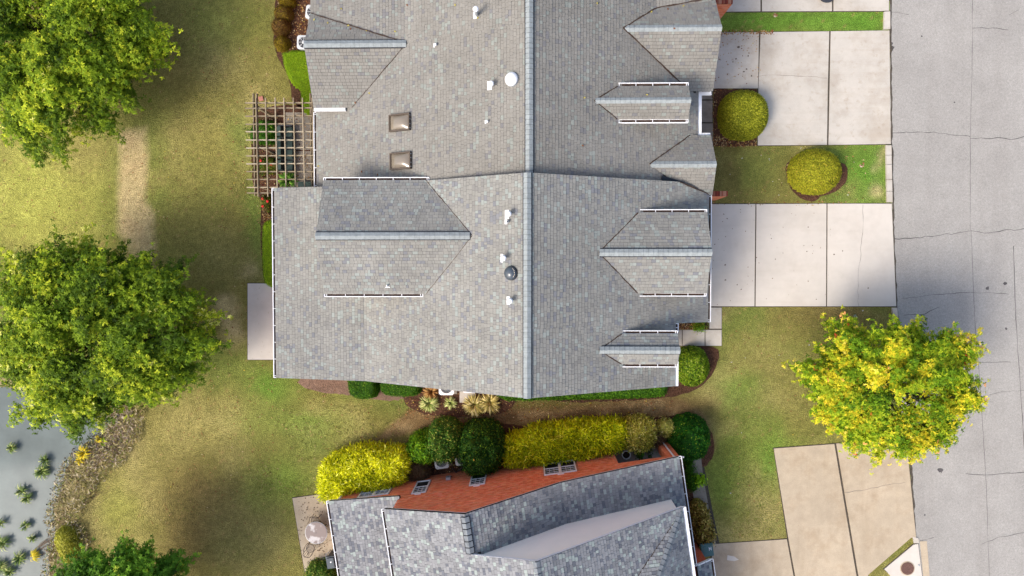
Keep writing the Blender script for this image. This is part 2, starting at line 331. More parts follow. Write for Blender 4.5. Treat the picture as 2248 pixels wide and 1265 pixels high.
for pts, amp, ww in [([(1957, 292), (1990, 290), (2050, 290), (2130, 300)], .04, .025), ([(2130, 304), (2190, 302), (2220, 307), (2248, 300), (2400, 300)], .05, .03),
                ([(1962, 524), (2010, 522), (2100, 512), (2130, 507), (2160, 512), (2248, 502), (2400, 500)], .05, .035), ([(1980, 655), (2080, 645), (2130, 642), (2215, 646)], .03, .018),
                ([(1985, 692), (2030, 690), (2060, 675)], .03, .025), ([(2090, 798), (2160, 796), (2220, 795)], .02, .018), ([(2120, 1040), (2165, 1043), (2200, 1040), (2400, 1030)], .03, .028),
                ([(1953, 27), (1975, 28), (1995, 32)], .02, .02), ([(2135, 62), (2190, 62), (2215, 66)], .03, .022), ([(2215, 33), (2236, 22)], .02, .02), ([(2155, 1195), (2190, 1180), (2300, 1160)], .03, .022), ([(2020, 1187), (2050, 1180)], .02, .02), ([(2170, 868), (2200, 860), (2300, 855)], .02, .02)]:
    m_ = MB(); ribbon(m_, wob_line(pts, amp), ww); m_.build('crack', M['crack'], road)
for pts, ww in [([(2136, -60), (2134, 150), (2130, 300), (2130, 505)], .018), ([(2132, 505), (2140, 700), (2152, 850), (2165, 1060), (2176, 1400)], .018), ([(2225, 540), (2230, 700), (2240, 850), (2250, 1000)], .03)]:
    m_ = MB(); ribbon(m_, wob_line(pts, .012, seg=.5), ww); m_.build('seam', M['crack'], road)
m_ = MB(); ribbon(m_, [p+Vector((.05, 0, 0)) for p in wob_line(edge, .03)], .10); m_.build('edge_dirt', M['joint'], road)
for (px, py, r) in [(2064, 1032, .14), (1962, 1262, .0), (2168, 633, .09), (2206, 622, .10), (2208, 722, .07), (2023, 80, .05), (1958, 106, .12), (1957, 96, .08), (2030, 1130, .05), (2095, 225, .04)]:
    if r == 0: continue
    m_ = MB(); c = P(px, py); k = [(c.x+r*random.uniform(.6, 1.3)*math.cos(a*.52), c.y+r*random.uniform(.6, 1.3)*math.sin(a*.52)) for a in range(12)]; m_.prism(k, .013, .0165); m_.build('oil_stain', M['crack'], road)
far_kerb = MB(); far_kerb.prism([(p.x+8.4, p.y) for p in far]+[(p.x+8.65, p.y) for p in far[::-1]], -.05, .12) if False else None
fk = MB(); vs = []; fs = []
for i, p in enumerate(far): vs += [(p.x+8.4, p.y, -.02), (p.x+8.4, p.y, .13), (p.x+8.6, p.y, .13), (p.x+8.6, p.y, -.02)]
for i in range(len(far)-1):
    for k in range(3): fs.append((4*i+k, 4*i+k+1, 4*i+5+k, 4*i+4+k))
fk.add(vs, fs); fk.build('kerb', M['concrete'], kind='structure')
def kerb(l, z=.12):
    pts = PX(l); k = MB(); k.prism([(p.x, p.y) for p in pts], -.05, z); return k.build('kerb', M['concrete'], kind='structure')
kerb([(1939, 27.5), (1952, 27), (1952, 65), (1938, 66)])
for a, b in [(320, 341), (342, 361), (362, 394), (395, 420), (421, 444.5)]:
    f = lambda y: 1942.5+(y-320)*.02
    kerb([(f(a), a), (f(a)+12, a), (f(b)+12, b), (f(b), b)])
kerb([(1956, 675.5), (1967, 675.5), (1977, 760), (1966, 760)]); kerb([(1966, 761), (1977, 761), (1996, 958), (1984, 960)])
kerb([(2003, 1178), (2015, 1181), (2017, 1192), (2005, 1192)], .05)
g_ = kerb([(2019, 1188), (2034, 1188), (2043, 1300), (2030, 1300)], .03); g_.data.materials[0] = M['concrete_old']; g_.name = 'gutter_pan'

# ------------------------------------------------------------------ driveways, walks, patios (slabs are parts)
def paving(name, base, slabs, m, z0=.012, th=.03, label=None):
    b = PX(base); k = MB(); k.prism([(p.x, p.y) for p in b], -.08, z0); root = k.build(name, M['joint'], kind='structure')
    for s_ in slabs:
        pts = PX(s_); c = sum(pts, Vector())/len(pts); q = []
        for i, p in enumerate(pts):
            d = (c-p); q.append(p+d.normalized()*.014)
        k = MB(); k.prism([(p.x, p.y) for p in q], -.07, z0+th*random.uniform(.8, 1.1)); k.build('slab', m, root)
    return root
paving('driveway', [(1560, -200), (1951, -200), (1951, 26), (1583, 28)], [[(1585, -200), (1669, -200), (1669, 26), (1585, 27)], [(1672, -200), (1826, -200), (1826, 25.5), (1672, 26)], [(1829, -200), (1951, -200), (1951, 25), (1829, 25.5)]], M['concrete'])
paving('driveway', [(1545, 71), (1952, 67), (1955, 318), (1662, 321), (1662, 195), (1545, 195)], [[(1550, 72), (1666, 71), (1664, 195), (1550, 195)], [(1669, 71), (1820, 69), (1817, 200), (1815, 319), (1663, 320), (1664, 196)], [(1823, 69), (1952, 67), (1955, 317), (1818, 319)]], M['concrete'])
paving('driveway', [(1530, 447), (1957, 446), (1967, 674), (1530, 674)], [[(1530, 448), (1658, 448), (1656, 673), (1530, 673)], [(1660, 448), (1814, 447), (1813, 673), (1658, 673)], [(1816, 447), (1957, 447), (1967, 673), (1815, 673)]], M['concrete_white'])
paving('driveway', [(1697, 983), (1832, 973), (1990, 964), (2012, 1183), (2001, 1180), (1894, 1268), (1880, 1400), (1560, 1400), (1560, 1194), (1728, 1182)],
       [[(1698, 984), (1831, 974), (1880, 1265), (1903, 1400), (1771, 1400), (1745, 1265), (1730, 1182)], [(1835, 973), (1989, 965), (2011, 1182), (2000, 1180), (1905, 1262), (1907, 1400), (1884, 1265)], [(1562, 1194), (1727, 1183), (1742, 1265), (1768, 1400), (1562, 1400)]], M['concrete_old'])
def stains(n, box_, rmin, rmax, m, z=.047, poly=None):
    for _ in range(n):
        x, y = random.uniform(box_[0], box_[2]), random.uniform(box_[1], box_[3]); c = P(x, y); r0 = random.uniform(rmin, rmax); k = MB(); nn = 9
        k.prism([(c.x+r0*random.uniform(.6, 1.3)*math.cos(a*6.283/nn), c.y+r0*random.uniform(.5, 1.2)*math.sin(a*6.283/nn)) for a in range(nn)], z-.004, z); k.build('oil_stain', m, kind='structure')
M['stain'] = mat('oil_stain', C(186, 176, 166), rough=.9, noise=[(8, .12, 3)]); M['stain_dark'] = mat('drip_stain', C(120, 106, 94), rough=.9, noise=[(8, .2, 3)])
stains(7, (1600, 90, 1660, 185), .03, .07, M['stain_dark']); stains(4, (1590, 460, 1640, 660), .025, .05, M['stain_dark']); stains(4, (1700, 490, 1790, 600), .025, .045, M['stain_dark']); stains(3, (1830, 530, 1930, 640), .03, .06, M['stain_dark'])
m_ = MB(); ribbon(m_, wob_line([(1666, 168), (1700, 165), (1760, 168), (1815, 172)], .03), .012, .046); m_.build('driveway_crack', M['crack'], kind='structure')
m_ = MB(); ribbon(m_, wob_line([(1894, 450), (1894, 500), (1886, 580), (1882, 640), (1885, 672)], .04), .012, .046); m_.build('driveway_crack', M['crack'], kind='structure')
m_ = MB(); ribbon(m_, wob_line([(1852, 1081), (1900, 1075), (1950, 1064), (1990, 1058)], .03), .014, .046); m_.build('driveway_crack', M['crack'], kind='structure')
paving('utility_pad', [(1938, 1249), (2004, 1194), (2016, 1192), (2029, 1300), (2000, 1300)], [[(1940, 1249), (2005, 1195), (2015, 1193), (2028, 1300), (1975, 1300), (1952, 1262)]], M['concrete_white'])
paving('front_walk', [(1530, 190), (1565, 190), (1565, 322), (1530, 322)], [[(1531, 196), (1564, 196), (1564, 219), (1531, 219)], [(1531, 221), (1564, 221), (1564, 269), (1531, 269)], [(1531, 271), (1565, 271), (1565, 321), (1531, 321)]], M['concrete_grey'])
paving('front_walk', [(1470, 725), (1556, 725), (1556, 674), (1585, 674), (1585, 760), (1470, 760)], [[(1557, 675), (1584, 675), (1584, 722), (1557, 722)], [(1548, 724), (1584, 724), (1584, 759.5), (1548, 759.5)], [(1498, 724), (1547, 724), (1547, 759.5), (1498, 759.5)], [(1470, 724), (1497, 724), (1497, 759.5), (1470, 759.5)]], M['concrete'])
paving('side_walk', [(1505, 985), (1538, 985), (1565, 1125), (1580, 1196), (1545, 1196), (1525, 1130)], [[(1508, 988), (1537, 986), (1543, 1042), (1514, 1044)], [(1514, 1046), (1543, 1044), (1554, 1104), (1525, 1108)], [(1526, 1110), (1554, 1106), (1572, 1194), (1545, 1195)]], M['concrete_grey'])
paving('patio', [(543, 621), (625, 621), (625, 791), (543, 791)], [[(544, 622), (625, 622), (625, 790), (544, 790)]], M['concrete_white'])
paving('patio', [(641, 1092), (735, 1080), (780, 1260), (668, 1256)], [[(642, 1093), (735, 1080), (765, 1250), (669, 1254)]], M['concrete_old'])
paving('patio', [(626, 246), (735, 246), (735, 412), (626, 412)], [[(627, 247), (735, 247), (735, 330), (627, 330)], [(627, 332), (735, 332), (735, 411), (627, 411)]], M['concrete_grey'])
paving('porch_floor', [(1340, 985), (1450, 965), (1480, 975), (1500, 1010), (1350, 1030)], [[(1341, 986), (1395, 976), (1405, 1020), (1350, 1029)], [(1397, 976), (1450, 966), (1479, 976), (1499, 1009), (1407, 1020)]], M['concrete_grey'])

def bed(l, m='mulch', z=.03, name='mulch_bed', k=2):
    pts = smoothpoly(PX(l), k) if k else PX(l); q = []
    for i, p in enumerate(pts):
        nx_ = pts[(i+1) % len(pts)]; seg = max(1, int((nx_-p).length/.15))
        for j in range(seg): q.append(p.lerp(nx_, j/seg)+Vector((random.uniform(-.035, .035), random.uniform(-.035, .035), 0)))
    b = MB(); b.prism([(p.x, p.y) for p in q], -.05, z); o = b.build(name, M[m], kind='structure'); return o
bed([(610, -80), (720, -80), (720, 250), (690, 250), (660, 240), (640, 220), (636, 180), (625, 150), (600, 110), (603, 40)])
bed([(556, 240), (640, 228), (720, 240), (720, 420), (640, 440), (600, 445), (556, 432), (552, 330)])
bed([(576, 425), (640, 425), (640, 640), (590, 640), (576, 600), (572, 500)], z=.034)
bed([(648, 832), (720, 815), (900, 820), (900, 878), (830, 880), (760, 866), (700, 862), (665, 850)], 'gravel', .03, 'gravel_bed')
bed([(890, 820), (1120, 830), (1140, 870), (1115, 905), (1060, 915), (960, 915), (915, 905), (880, 880)], z=.034)
bed([(1120, 840), (1500, 820), (1485, 775), (1490, 760), (1582, 760), (1575, 800), (1560, 830), (1525, 858), (1490, 870), (1400, 880), (1200, 885)], z=.028)
bed([(1480, 706), (1556, 706), (1556, 723), (1480, 723)], k=0); bed([(1566, 196), (1661, 196), (1661, 321), (1566, 321)], k=0)
bed([(1725, 360), (1740, 350), (1860, 350), (1862, 400), (1830, 425), (1800, 432), (1790, 443), (1765, 441), (1740, 422), (1726, 392)], z=.02)
bed([(735, 1020), (800, 975), (880, 985), (905, 960), (960, 930), (1100, 925), (1190, 945), (1370, 925), (1440, 915), (1500, 912), (1550, 930), (1570, 965), (1565, 1005), (1545, 1030), (1520, 1010), (1460, 1000), (1340, 1010), (1100, 1060), (900, 1110), (740, 1120)], z=.026)
bed([(1498, 1010), (1516, 1005), (1530, 1070), (1552, 1196), (1530, 1230), (1500, 1100)], z=.028)

# ------------------------------------------------------------------ houses: facets, shingles, gutters
FAC = []          # all roof facets
class Facet:
    def __init__(s, house, pts, udir, pal):
        s.h = house; s.pts = [Vector(p) for p in pts]; s.pal = pal
        n = Vector((0, 0, 0))
        for i in range(len(s.pts)): n += s.pts[i].cross(s.pts[(i+1) % len(s.pts)])
        n.normalize()
        if n.z < 0: n = -n; s.pts = s.pts[::-1]
        u = Vector(udir); u = (u-n*u.dot(n)).normalized(); v = n.cross(u)
        if v.z < 0: v = -v; u = -u
        s.n, s.u, s.v = n, u, v
        o = min(s.pts, key=lambda p: p.dot(v)); s.o = o
        s.uv = [((p-o).dot(u), (p-o).dot(v)) for p in s.pts]; s.plan = [(p.x, p.y) for p in s.pts]
        FAC.append(s)
    def z(s, x, y): return s.o.z-(s.n.x*(x-s.o.x)+s.n.y*(y-s.o.y))/s.n.z
def clip(poly, a, b, inside_left=True):
    out = []; ex, ey = b[0]-a[0], b[1]-a[1]
    sd = lambda p: ex*(p[1]-a[1])-ey*(p[0]-a[0])
    for i in range(len(poly)):
        p = poly[i]; q = poly[(i+1) % len(poly)]; sp, sq = sd(p), sd(q)
        if sp >= 0: out.append(p)
        if (sp >= 0) != (sq >= 0): t = sp/(sp-sq); out.append((p[0]+(q[0]-p[0])*t, p[1]+(q[1]-p[1])*t))
    return out
def convclip(poly, cl):
    A = sum(cl[i][0]*cl[(i+1) % len(cl)][1]-cl[(i+1) % len(cl)][0]*cl[i][1] for i in range(len(cl)))
    if A < 0: cl = cl[::-1]
    for i in range(len(cl)):
        poly = clip(poly, cl[i], cl[(i+1) % len(cl)])
        if len(poly) < 3: return []
    return poly
def pal_mid(f):
    r = random.random(); j = random.uniform(-4, 4)
    if r < .12: c = (180+j, 186+j, 180+j)
    elif r < .20: c = (154+j, 155+j, 159+j)
    elif r < .42: c = (165+j, 163+j, 158+j)
    else: c = (174+j, 172+j, 165+j)
    return C(*c)
def pal_up(f):
    r = random.random(); j = random.uniform(-4, 4)
    if r < .10: c = (174+j, 178+j, 170+j)
    elif r < .17: c = (152+j, 150+j, 150+j)
    else: c = (168+j, 164+j, 156+j)
    return C(*c)
def pal_low(f):
    r = random.random(); j = random.uniform(-6, 6)
    if r < .15: c = (188+j, 198+j, 194+j)
    elif r < .30: c = (134+j, 137+j, 146+j)
    elif r < .55: c = (156+j, 157+j, 160+j)
    else: c = (170+j, 171+j, 174+j)
    return C(*c)
def shingle_tabs(f, e=.150, wmin=.11, wmax=.25):
    us = [p[0] for p in f.uv]; ts = [p[1] for p in f.uv]; u0, u1, t1 = min(us), max(us), max(ts); row = 0; t = 0; tabs = []
    while t < t1:
        u = u0-random.uniform(0, .3)
        while u < u1:
            wd = random.uniform(wmin, wmax); q = [(u+.004, t), (u+wd-.004, t), (u+wd-.004, t+e-.013), (u+.004, t+e-.013)]; u += wd
            q = convclip(q, f.uv)
            if not q: continue
            cx = sum(p[0] for p in q)/len(q); cy = sum(p[1] for p in q)/len(q); cp = f.o+f.u*cx+f.v*cy
            hid = False
            for g in FAC:
                if g is f: continue
                gap = g.z(cp.x, cp.y)-cp.z
                if gap > .10 and inpoly((cp.x, cp.y), g.plan) and (gap < .45 or all(inpoly((cp.x+a_, cp.y+b_), g.plan) for a_, b_ in ((.7, 0), (-.7, 0), (0, .7), (0, -.7)))): hid = True; break
            if hid: continue
            lift = random.choice((.014, .016, .026)); vs = []
            for p in q:
                h = lift*(1-.7*(p[1]-t)/e)+.004
                vs.append(f.o+f.u*p[0]+f.v*p[1]+f.n*h)
            n = len(q); low = [f.o+f.u*p[0]+f.v*p[1]-f.n*.004 for p in q]
            fs = [tuple(range(n))]+[(i, n+i, n+(i+1) % n, (i+1) % n) for i in range(n)]
            A = abs(sum(q[i][0]*q[(i+1) % n][1]-q[(i+1) % n][0]*q[i][1] for i in range(n)))/2
            vd = Vector((0, 0, H))-cp; score = A*f.n.dot(vd.normalized())/vd.length_squared
            # make winding outward
            if (vs[1]-vs[0]).cross(vs[2]-vs[1]).dot(f.n) < 0: fs = [tuple(reversed(g_)) for g_ in fs]
            tabs.append((score, vs+low, fs, f.pal(f)))
        t += e; row += 1
    return tabs
class House:
    def __init__(s, name, loc, label, cat, pal):
        s.root = thing(name, loc, label, cat); s.f = []; s.pal = pal; s.deck = MB(); s.caps = []; s.ncap = 0
    def facet(s, pts, udir=(0, 1, 0), deck=.14):
        f = Facet(s, pts, udir, s.pal); s.f.append(f); s.deck.extr([p-f.n*.002 for p in f.pts], -f.n*deck); return f
    def finish(s):
        s.roof = s.deck.build('roof', M['deck'], s.root)
        tabs = []
        for f in s.f: tabs += shingle_tabs(f)
        tabs.sort(key=lambda t: -t[0]); big = tabs[:300]; rest = MB()
        for sc, vs, fs, c in tabs[300:]: rest.add(vs, fs, c)
        rest.build('shingle_field', M['shingle'], s.roof, kind='stuff')
        for sc, vs, fs, c in big:
            m_ = MB(); m_.add(vs, fs, c); m_.build('shingle', M['shingle'], s.roof)
        for a, b, na, nb, wd, vent in s.caps: s._cap(a, b, na, nb, wd, vent)
    def ridge(s, a, b, na, nb, wd=.15, vent=True): s.caps.append((Vector(a), Vector(b), Vector(na).normalized(), Vector(nb).normalized(), wd, vent))
    def _cap(s, a, b, na, nb, wd, vent):
        d = (b-a); L = d.length; d.normalize(); sa = d.cross(na); sb = d.cross(nb)
        if sa.z > 0: sa = -sa
        if sb.z > 0: sb = -sb
        if vent:
            m_ = MB()
            for sd, nn in ((sa, na), (sb, nb)):
                q = [a+sd*0, a+sd*(wd+.05), b+sd*(wd+.05), b]; m_.extr([p+nn*.070 for p in q], -nn*.066)
            m_.build('ridge_vent', M['vent_black'], s.roof)
        e = .21 if s.pal is not pal_low else .25; gp_ = .008 if s.pal is not pal_low else .04; n = int(L/e); e = L/n; h0 = .083 if vent else .030
        # one shared cap mesh per ridge
        me = MB()
        for sd, nn in ((sa, na), (sb, nb)):
            mm_ = (na+nb).normalized(); ap = mm_/max(.3, mm_.dot(nn)); h1 = h0+.014
            q = [ap*h1, sd*wd+nn*h1, sd*wd+d*(e-gp_)+nn*h0, d*(e-gp_)+ap*h0]
            me.extr(q, -nn*.014)
        me0 = None
        for i in range(n):
            p = a+d*(e*i)
            if me0 is None:
                o = me.build('ridge_cap', M['ridge_low'] if s.pal is pal_low else M['ridge']); me0 = o.data
                COL.objects.unlink(o); bpy.data.objects.remove(o)
            o = bpy.data.objects.new('ridge_cap', me0); COL.objects.link(o); o.parent = s.roof
            o.location = p-Vector(WO[s.root.name])-Vector((0, 0, 0))
    def part(s, mb, name, m, kind=None): return mb.build(name, m, s.root, kind=kind)
    def gutter(s, a, b, out, drop=.03, w=.13, litter=True, closed=False):
        a = Vector(a); b = Vector(b); out = Vector(out).normalized(); d = (b-a).normalized(); L = (b-a).length
        up = Vector((0, 0, 1)); z = Vector((0, 0, -drop)); g = MB(); h = .11
        c = (a+b)/2+z
        g.box(c+out*(w)+up*(-h/2), (L/2, .016, h/2+.012), (d, out, up))          # outer lip
        g.box(c+out*(w/2)+up*(-h), (L/2, w/2, .008), (d, out, up))              # bottom
        g.box(c+out*(.008)+up*(-h/2), (L/2, .008, h/2), (d, out, up))
        for e_ in (a, b): g.box(e_+z+out*(w/2)+up*(-h/2)+d*(.006 if e_ is a else -.006), (.014, w/2, h/2+.006), (d, out, up))
        if closed: g.box(c+out*(w/2), (L/2, w/2, .006), (d, out, up))
        G = g.build('gutter', M['white'], s.root)
        if litter:
            l = MB(); l.box(c+out*(w/2)+up*(-h+.03), (L/2-.02, w/2-.02, .015), (d, out, up)); l.build('leaf_debris', M['litter'], G)
        n = max(2, int(round(L/.85)))
        for i in range(n+1):
            p = a.lerp(b, (i+.12)/(n+.24)) + z; k = MB(); k.box(p+out*(w/2)+up*(.008), (.013, w/2, .006), (d, out, up)); k.build('hanger', M['white'], G)
        return G

BR = [C(230, 136, 96, .98), C(224, 126, 86, .98), C(233, 146, 106, .98), C(216, 116, 78, .98), C(234, 156, 126, 1.02)]
def gablewall(h, profile, along, name='gable_wall', m=None):
    """profile: 3D polygon; along: extrusion vector"""
    k = MB(); k.extr(profile, along); return h.part(k, name, m or M['siding'])

# ---- middle townhouse
xr, zr, yt, yb = .05, 8.30, 3.95, -5.38
sw, sl, se = .5431, .19, .457
mid = House('townhouse', (0, -.7, 0), 'middle grey-shingled townhouse with dark domed skylight and white-kerbed gables beside the tallest ridge', 'house', pal_mid)
zb = zr-sw*7.77; xb = -7.72; xe = -12.32; ze = zb-sl*(xb-xe)*1
def Em(x): return zr-se*(x-xr)
mid.facet([(xe, yb, ze), (xe, yt, ze), (xb, yt, zb), (xb, yb, zb)]); mid.facet([(xb, yb, zb), (xb, yt, zb), (xr, yt, zr), (xr, yb, zr)])
mid.facet([(xr, yb, zr), (xr, -2.5, zr), (6.83, -2.5, Em(6.83)), (6.83, yb, Em(6.83))])
mid.facet([(xr, -2.5, zr), (xr, yt, zr), (7.0, yt, Em(7.0)), (8.5, 3.46, Em(8.5)), (8.5, -2.5, Em(8.5))])
nW = Vector((-sw, 0, 1)); nE = Vector((se, 0, 1))
mid.ridge((xr, yb, zr), (xr, yt, zr), nW, nE, .135)
cgx0, cgx1, cgy, cgz, cge = -9.13, -2.32, 1.42, 7.0, 5.80
mid.facet([(cgx0, 3.97, cge), (-4.5, 3.97, cge), (cgx1, cgy, cgz), (cgx0, cgy, cgz)], (1, 0, 0)); mid.facet([(cgx0, -1.13, cge), (-4.5, -1.13, cge), (cgx1, cgy, cgz), (cgx0, cgy, cgz)], (1, 0, 0))
mid.ridge((cgx0, cgy, cgz), (cgx1-.1, cgy, cgz), (0, .47, 1), (0, -.47, 1), .13)
def gable(h, x0, xe0, x1, y, z, yN, yS, ez, wall=True, vent=True, wd=.13, backx=None):
    h.facet([(xe0, yN, ez), (x1, yN, ez), (x1, y, z), (x0, y, z)], (1, 0, 0)); h.facet([(xe0, yS, ez), (x1, yS, ez), (x1, y, z), (x0, y, z)], (1, 0, 0))
    sl_ = (z-ez)/(yN-y); h.ridge((x1, y, z), (x0+.05, y, z), (0, sl_, 1), (0, -sl_, 1), wd, vent)
    if wall: gablewall(h, [(x1-.18, yS+.15, ez-2.2), (x1-.18, yN-.15, ez-2.2), (x1-.18, yN-.15, ez-.14), (x1-.18, y, z-.16), (x1-.18, yS+.15, ez-.14)], (-(x1-xe0), 0, 0), 'dormer_wall')
    for yy in (yN, yS): f = MB(); f.bar((x1-.04, yy, ez-.2), (x1-.04, y, z-.2), .03, .12); h.part(f, 'barge_board', M['white'])
gable(mid, 3.10, 4.92, 8.0, .69, 6.89, 2.48, -1.09, 6.06); gable(mid, 3.12, 4.20, 6.66, -3.535, 6.89, -2.87, -4.20, 6.42)
gablewall(mid, [(cgx0+.15, -1.0, 3.6), (cgx0+.15, 3.84, 3.6), (cgx0+.15, 3.84, cge-.14), (cgx0+.15, cgy, cgz-.16), (cgx0+.15, -1.0, cge-.14)], (4.5, 0, 0), 'dormer_wall')
k = MB()
k.extr([(xe+.35, yb+.22, 0), (6.55, yb+.22, 0), (6.55, yb+.22, Em(6.83)-.18), (xr, yb+.22, zr-.2), (xb, yb+.22, zb-.18), (xe+.35, yb+.22, ze-.15)], (0, yt-yb-.24, 0))
mid.part(k, 'brick_wall', M['mortar'])
k = MB(); k.box(((6.55+8.2)/2, .45, 2.15), ((8.2-6.55)/2, 2.85, 2.1)); mid.part(k, 'garage_wall', M['mortar'])
k = MB(); k.box((8.22, .45, 1.1), (.03, 2.4, 1.1)); gd = mid.part(k, 'garage_door', M['siding'])
for i in range(4):
    k = MB(); k.box((8.262, .45, .28+.55*i), (.012, 2.36, .25)); k.build('door_panel', M['siding'], gd)
for x_, y0_, y1_ in ((xe, yt, yb), ): mid.gutter((xe, y0_, ze), (xe, y1_, ze), (-1, 0, 0))
mid.gutter((8.5, 3.46, Em(8.5)), (8.5, -2.5, Em(8.5)), (1, 0, 0)); mid.gutter((6.83, -2.5, Em(6.83)), (6.83, -2.9, Em(6.83)), (1, 0, 0)); mid.gutter((6.83, -4.25, Em(6.83)), (6.83, yb, Em(6.83)), (1, 0, 0), litter=False, closed=True)
mid.gutter((cgx0, 3.97, cge), (-4.36, 3.97, cge), (0, 1, 0)); mid.gutter((cgx0, -1.13, cge), (-4.66, -1.13, cge), (0, -1, 0))
for yy, o_ in ((2.48, 1), (-1.09, -1)): mid.gutter((4.92, yy, 6.06), (8.0, yy, 6.06), (0, o_, 0))
for yy, o_ in ((-2.87, 1), (-4.20, -1)): mid.gutter((4.15, yy, 6.42), (6.66, yy, 6.42), (0, o_, 0))
for a_, b_, h_ in (((xe, yb+.04, ze-.22), (xb, yb+.04, zb-.22), .16), ((xb, yb+.04, zb-.24), (xr, yb+.04, zr-.24), .16), ((xr, yb+.04, zr-.24), (6.83, yb+.04, Em(6.83)-.24), .16), ((xe, yt-.04, ze-.22), (xb, yt-.04, zb-.22), .16), ((xb, yt-.04, zb-.24), (xr, yt-.04, zr-.24), .16), ((xr, yt-.04, zr-.24), (7, yt-.04, Em(7.)-.24), .16)):
    k = MB(); k.bar(a_, b_, .03, h_); mid.part(k, 'barge_board', M['white'])

# ---- upper townhouse
xr2, zr2, y0u, y1u = .13, 7.8, 3.9, 22.
up = House('townhouse', (0, 12, 0), 'upper tan-grey townhouse with two bronze skylights and a white round roof dome', 'house', pal_up)
su = .468; se2 = .4577
def Wu(x): return zr2+su*(x-xr2)
def Eu(x): return zr2-se2*(x-xr2)
xw = -10.32
up.facet([(xw, y0u, Wu(xw)), (xw, 10.25, Wu(xw)), (xr2, 10.25, zr2), (xr2, y0u, zr2)])
xk = -5.5; up.facet([(xk, 10.25, Wu(xk)), (xk, y1u, Wu(xk)), (xr2, y1u, zr2), (xr2, 10.25, zr2)])
up.facet([(-10.12, 10.25, Wu(xk)-.19*4.62), (-10.12, y1u, Wu(xk)-.19*4.62), (xk, y1u, Wu(xk)), (xk, 10.25, Wu(xk))])
up.facet([(xr2, y0u, zr2), (xr2, 10.63, zr2), (8.04, 10.63, Eu(8.04)), (8.04, y0u, Eu(8.04))])
xq = 5.86; up.facet([(xr2, 10.63, zr2), (xr2, y1u, zr2), (xq, y1u, Eu(xq)), (xq, 10.63, Eu(xq))]); up.facet([(xq, 10.63, Eu(xq)), (xq, y1u, Eu(xq)), (8.4, y1u, Eu(xq)-.25), (8.4, 10.63, Eu(xq)-.25)])
up.ridge((xr2, y0u, zr2), (xr2, y1u, zr2), (-su, 0, 1), (se2, 0, 1), .135)
rz = Wu(-5.5)+.03; up.facet([(-10.15, 7.68, 3.86), (-8.3, 7.68, 3.86), (-5.5, 10.25, rz), (-10.15, 10.25, rz)], (1, 0, 0)); up.facet([(-10.15, 10.25, rz), (-5.5, 10.25, rz), (-10.12, 11.97, 4.31)], (1, 0, 0))
up.ridge((-10.15, 10.25, rz), (-5.45, 10.25, rz), (0, .5, 1), (0, -.5, 1), .135)
up.facet([(4.29, 10.63, 5.89), (8.63, 10.63, 5.89), (8.66, 8.23, 4.4), (7.5, 8.23, 4.4)], (1, 0, 0)); up.facet([(4.29, 10.63, 5.89), (8.63, 10.63, 5.89), (8.6, 12.4, 4.77), (5.86, 11.8, 5.15)], (1, 0, 0))
up.ridge((8.63, 10.63, 5.89), (4.35, 10.63, 5.89), (0, .62, 1), (0, -.62, 1), .15, False)
gable(up, 2.95, 4.02, 7.15, 7.31, 6.52, 8.04, 6.60, 6.03, vent=False, wd=.13)
up.facet([(5.57, 4.72, 5.32), (8.6, 4.72, 5.32), (8.6, 6.2, 4.33), (7.6, 6.2, 4.33)], (1, 0, 0)); up.facet([(5.57, 4.72, 5.32), (8.6, 4.72, 5.32), (8.66, 3.42, 4.45), (7.0, 3.9, 4.76)], (1, 0, 0))
up.ridge((8.6, 4.72, 5.32), (5.62, 4.72, 5.32), (0, .67, 1), (0, -.67, 1), .15, False)
k = MB(); k.extr([(-9.9, 4.1, 0), (7.6, 4.1, 0), (7.6, 4.1, Eu(7.9)-.15), (xr2, 4.1, zr2-.2), (-9.9, 4.1, Wu(xw)-.1)], (0, 17.5, 0)); up.part(k, 'brick_wall', M['mortar'])
k = MB(); k.extr([(8.35, 8.4, 0), (8.35, 13.2, 0), (8.35, 13.2, 4.1), (8.35, 10.63, 5.72), (8.35, 8.4, 4.25)], (-2.5, 0, 0)); up.part(k, 'garage_wall', M['mortar'])
k = MB(); k.extr([(8.35, 3.6, 0), (8.35, 6.05, 0), (8.35, 6.05, 4.2), (8.35, 4.72, 5.16), (8.35, 3.6, 4.3)], (-2.0, 0, 0)); up.part(k, 'porch_wall', M['mortar'])
k = MB(); k.extr([(-9.95, 7.9, 0), (-9.95, 12.3, 0), (-9.95, 12.3, 4.0), (-9.95, 10.25, rz-.2), (-9.95, 7.9, 3.75)], (3, 0, 0)); up.part(k, 'gable_wall', M['mortar'])
up.gutter((xw, 4.0, Wu(xw)), (xw, 7.7, Wu(xw)), (-1, 0, 0)); up.gutter((-10.15, 7.68, 3.86), (-8.63, 7.68, 3.86), (0, -1, 0), litter=False, closed=True)
for yy, o_ in ((8.04, 1), (6.60, -1)): up.gutter((4.02, yy, 6.03), (7.15, yy, 6.03), (0, o_, 0), w=.15)
up.gutter((8.04, 8.28, Eu(8.04)), (8.04, 6.2, Eu(8.04)), (1, 0, 0), litter=False, closed=True, w=.15)
up.gutter((8.0, 8.26, Eu(8.04)+.01), (8.66, 8.26, Eu(8.04)+.01), (0, -1, 0), litter=False, closed=True); up.gutter((8.0, 6.2, Eu(8.04)+.01), (8.62, 6.2, Eu(8.04)+.01), (0, 1, 0), litter=False, closed=True)
k = MB(); k.extr([P(1452, 386, 5.10), P(1452, 404, 5.02), P(1512, 410, 4.75), P(1500, 400, 4.85)], (0, 0, .05)); up.part(k, 'flashing', mat('dark_flashing', C(52, 58, 66), rough=.5))
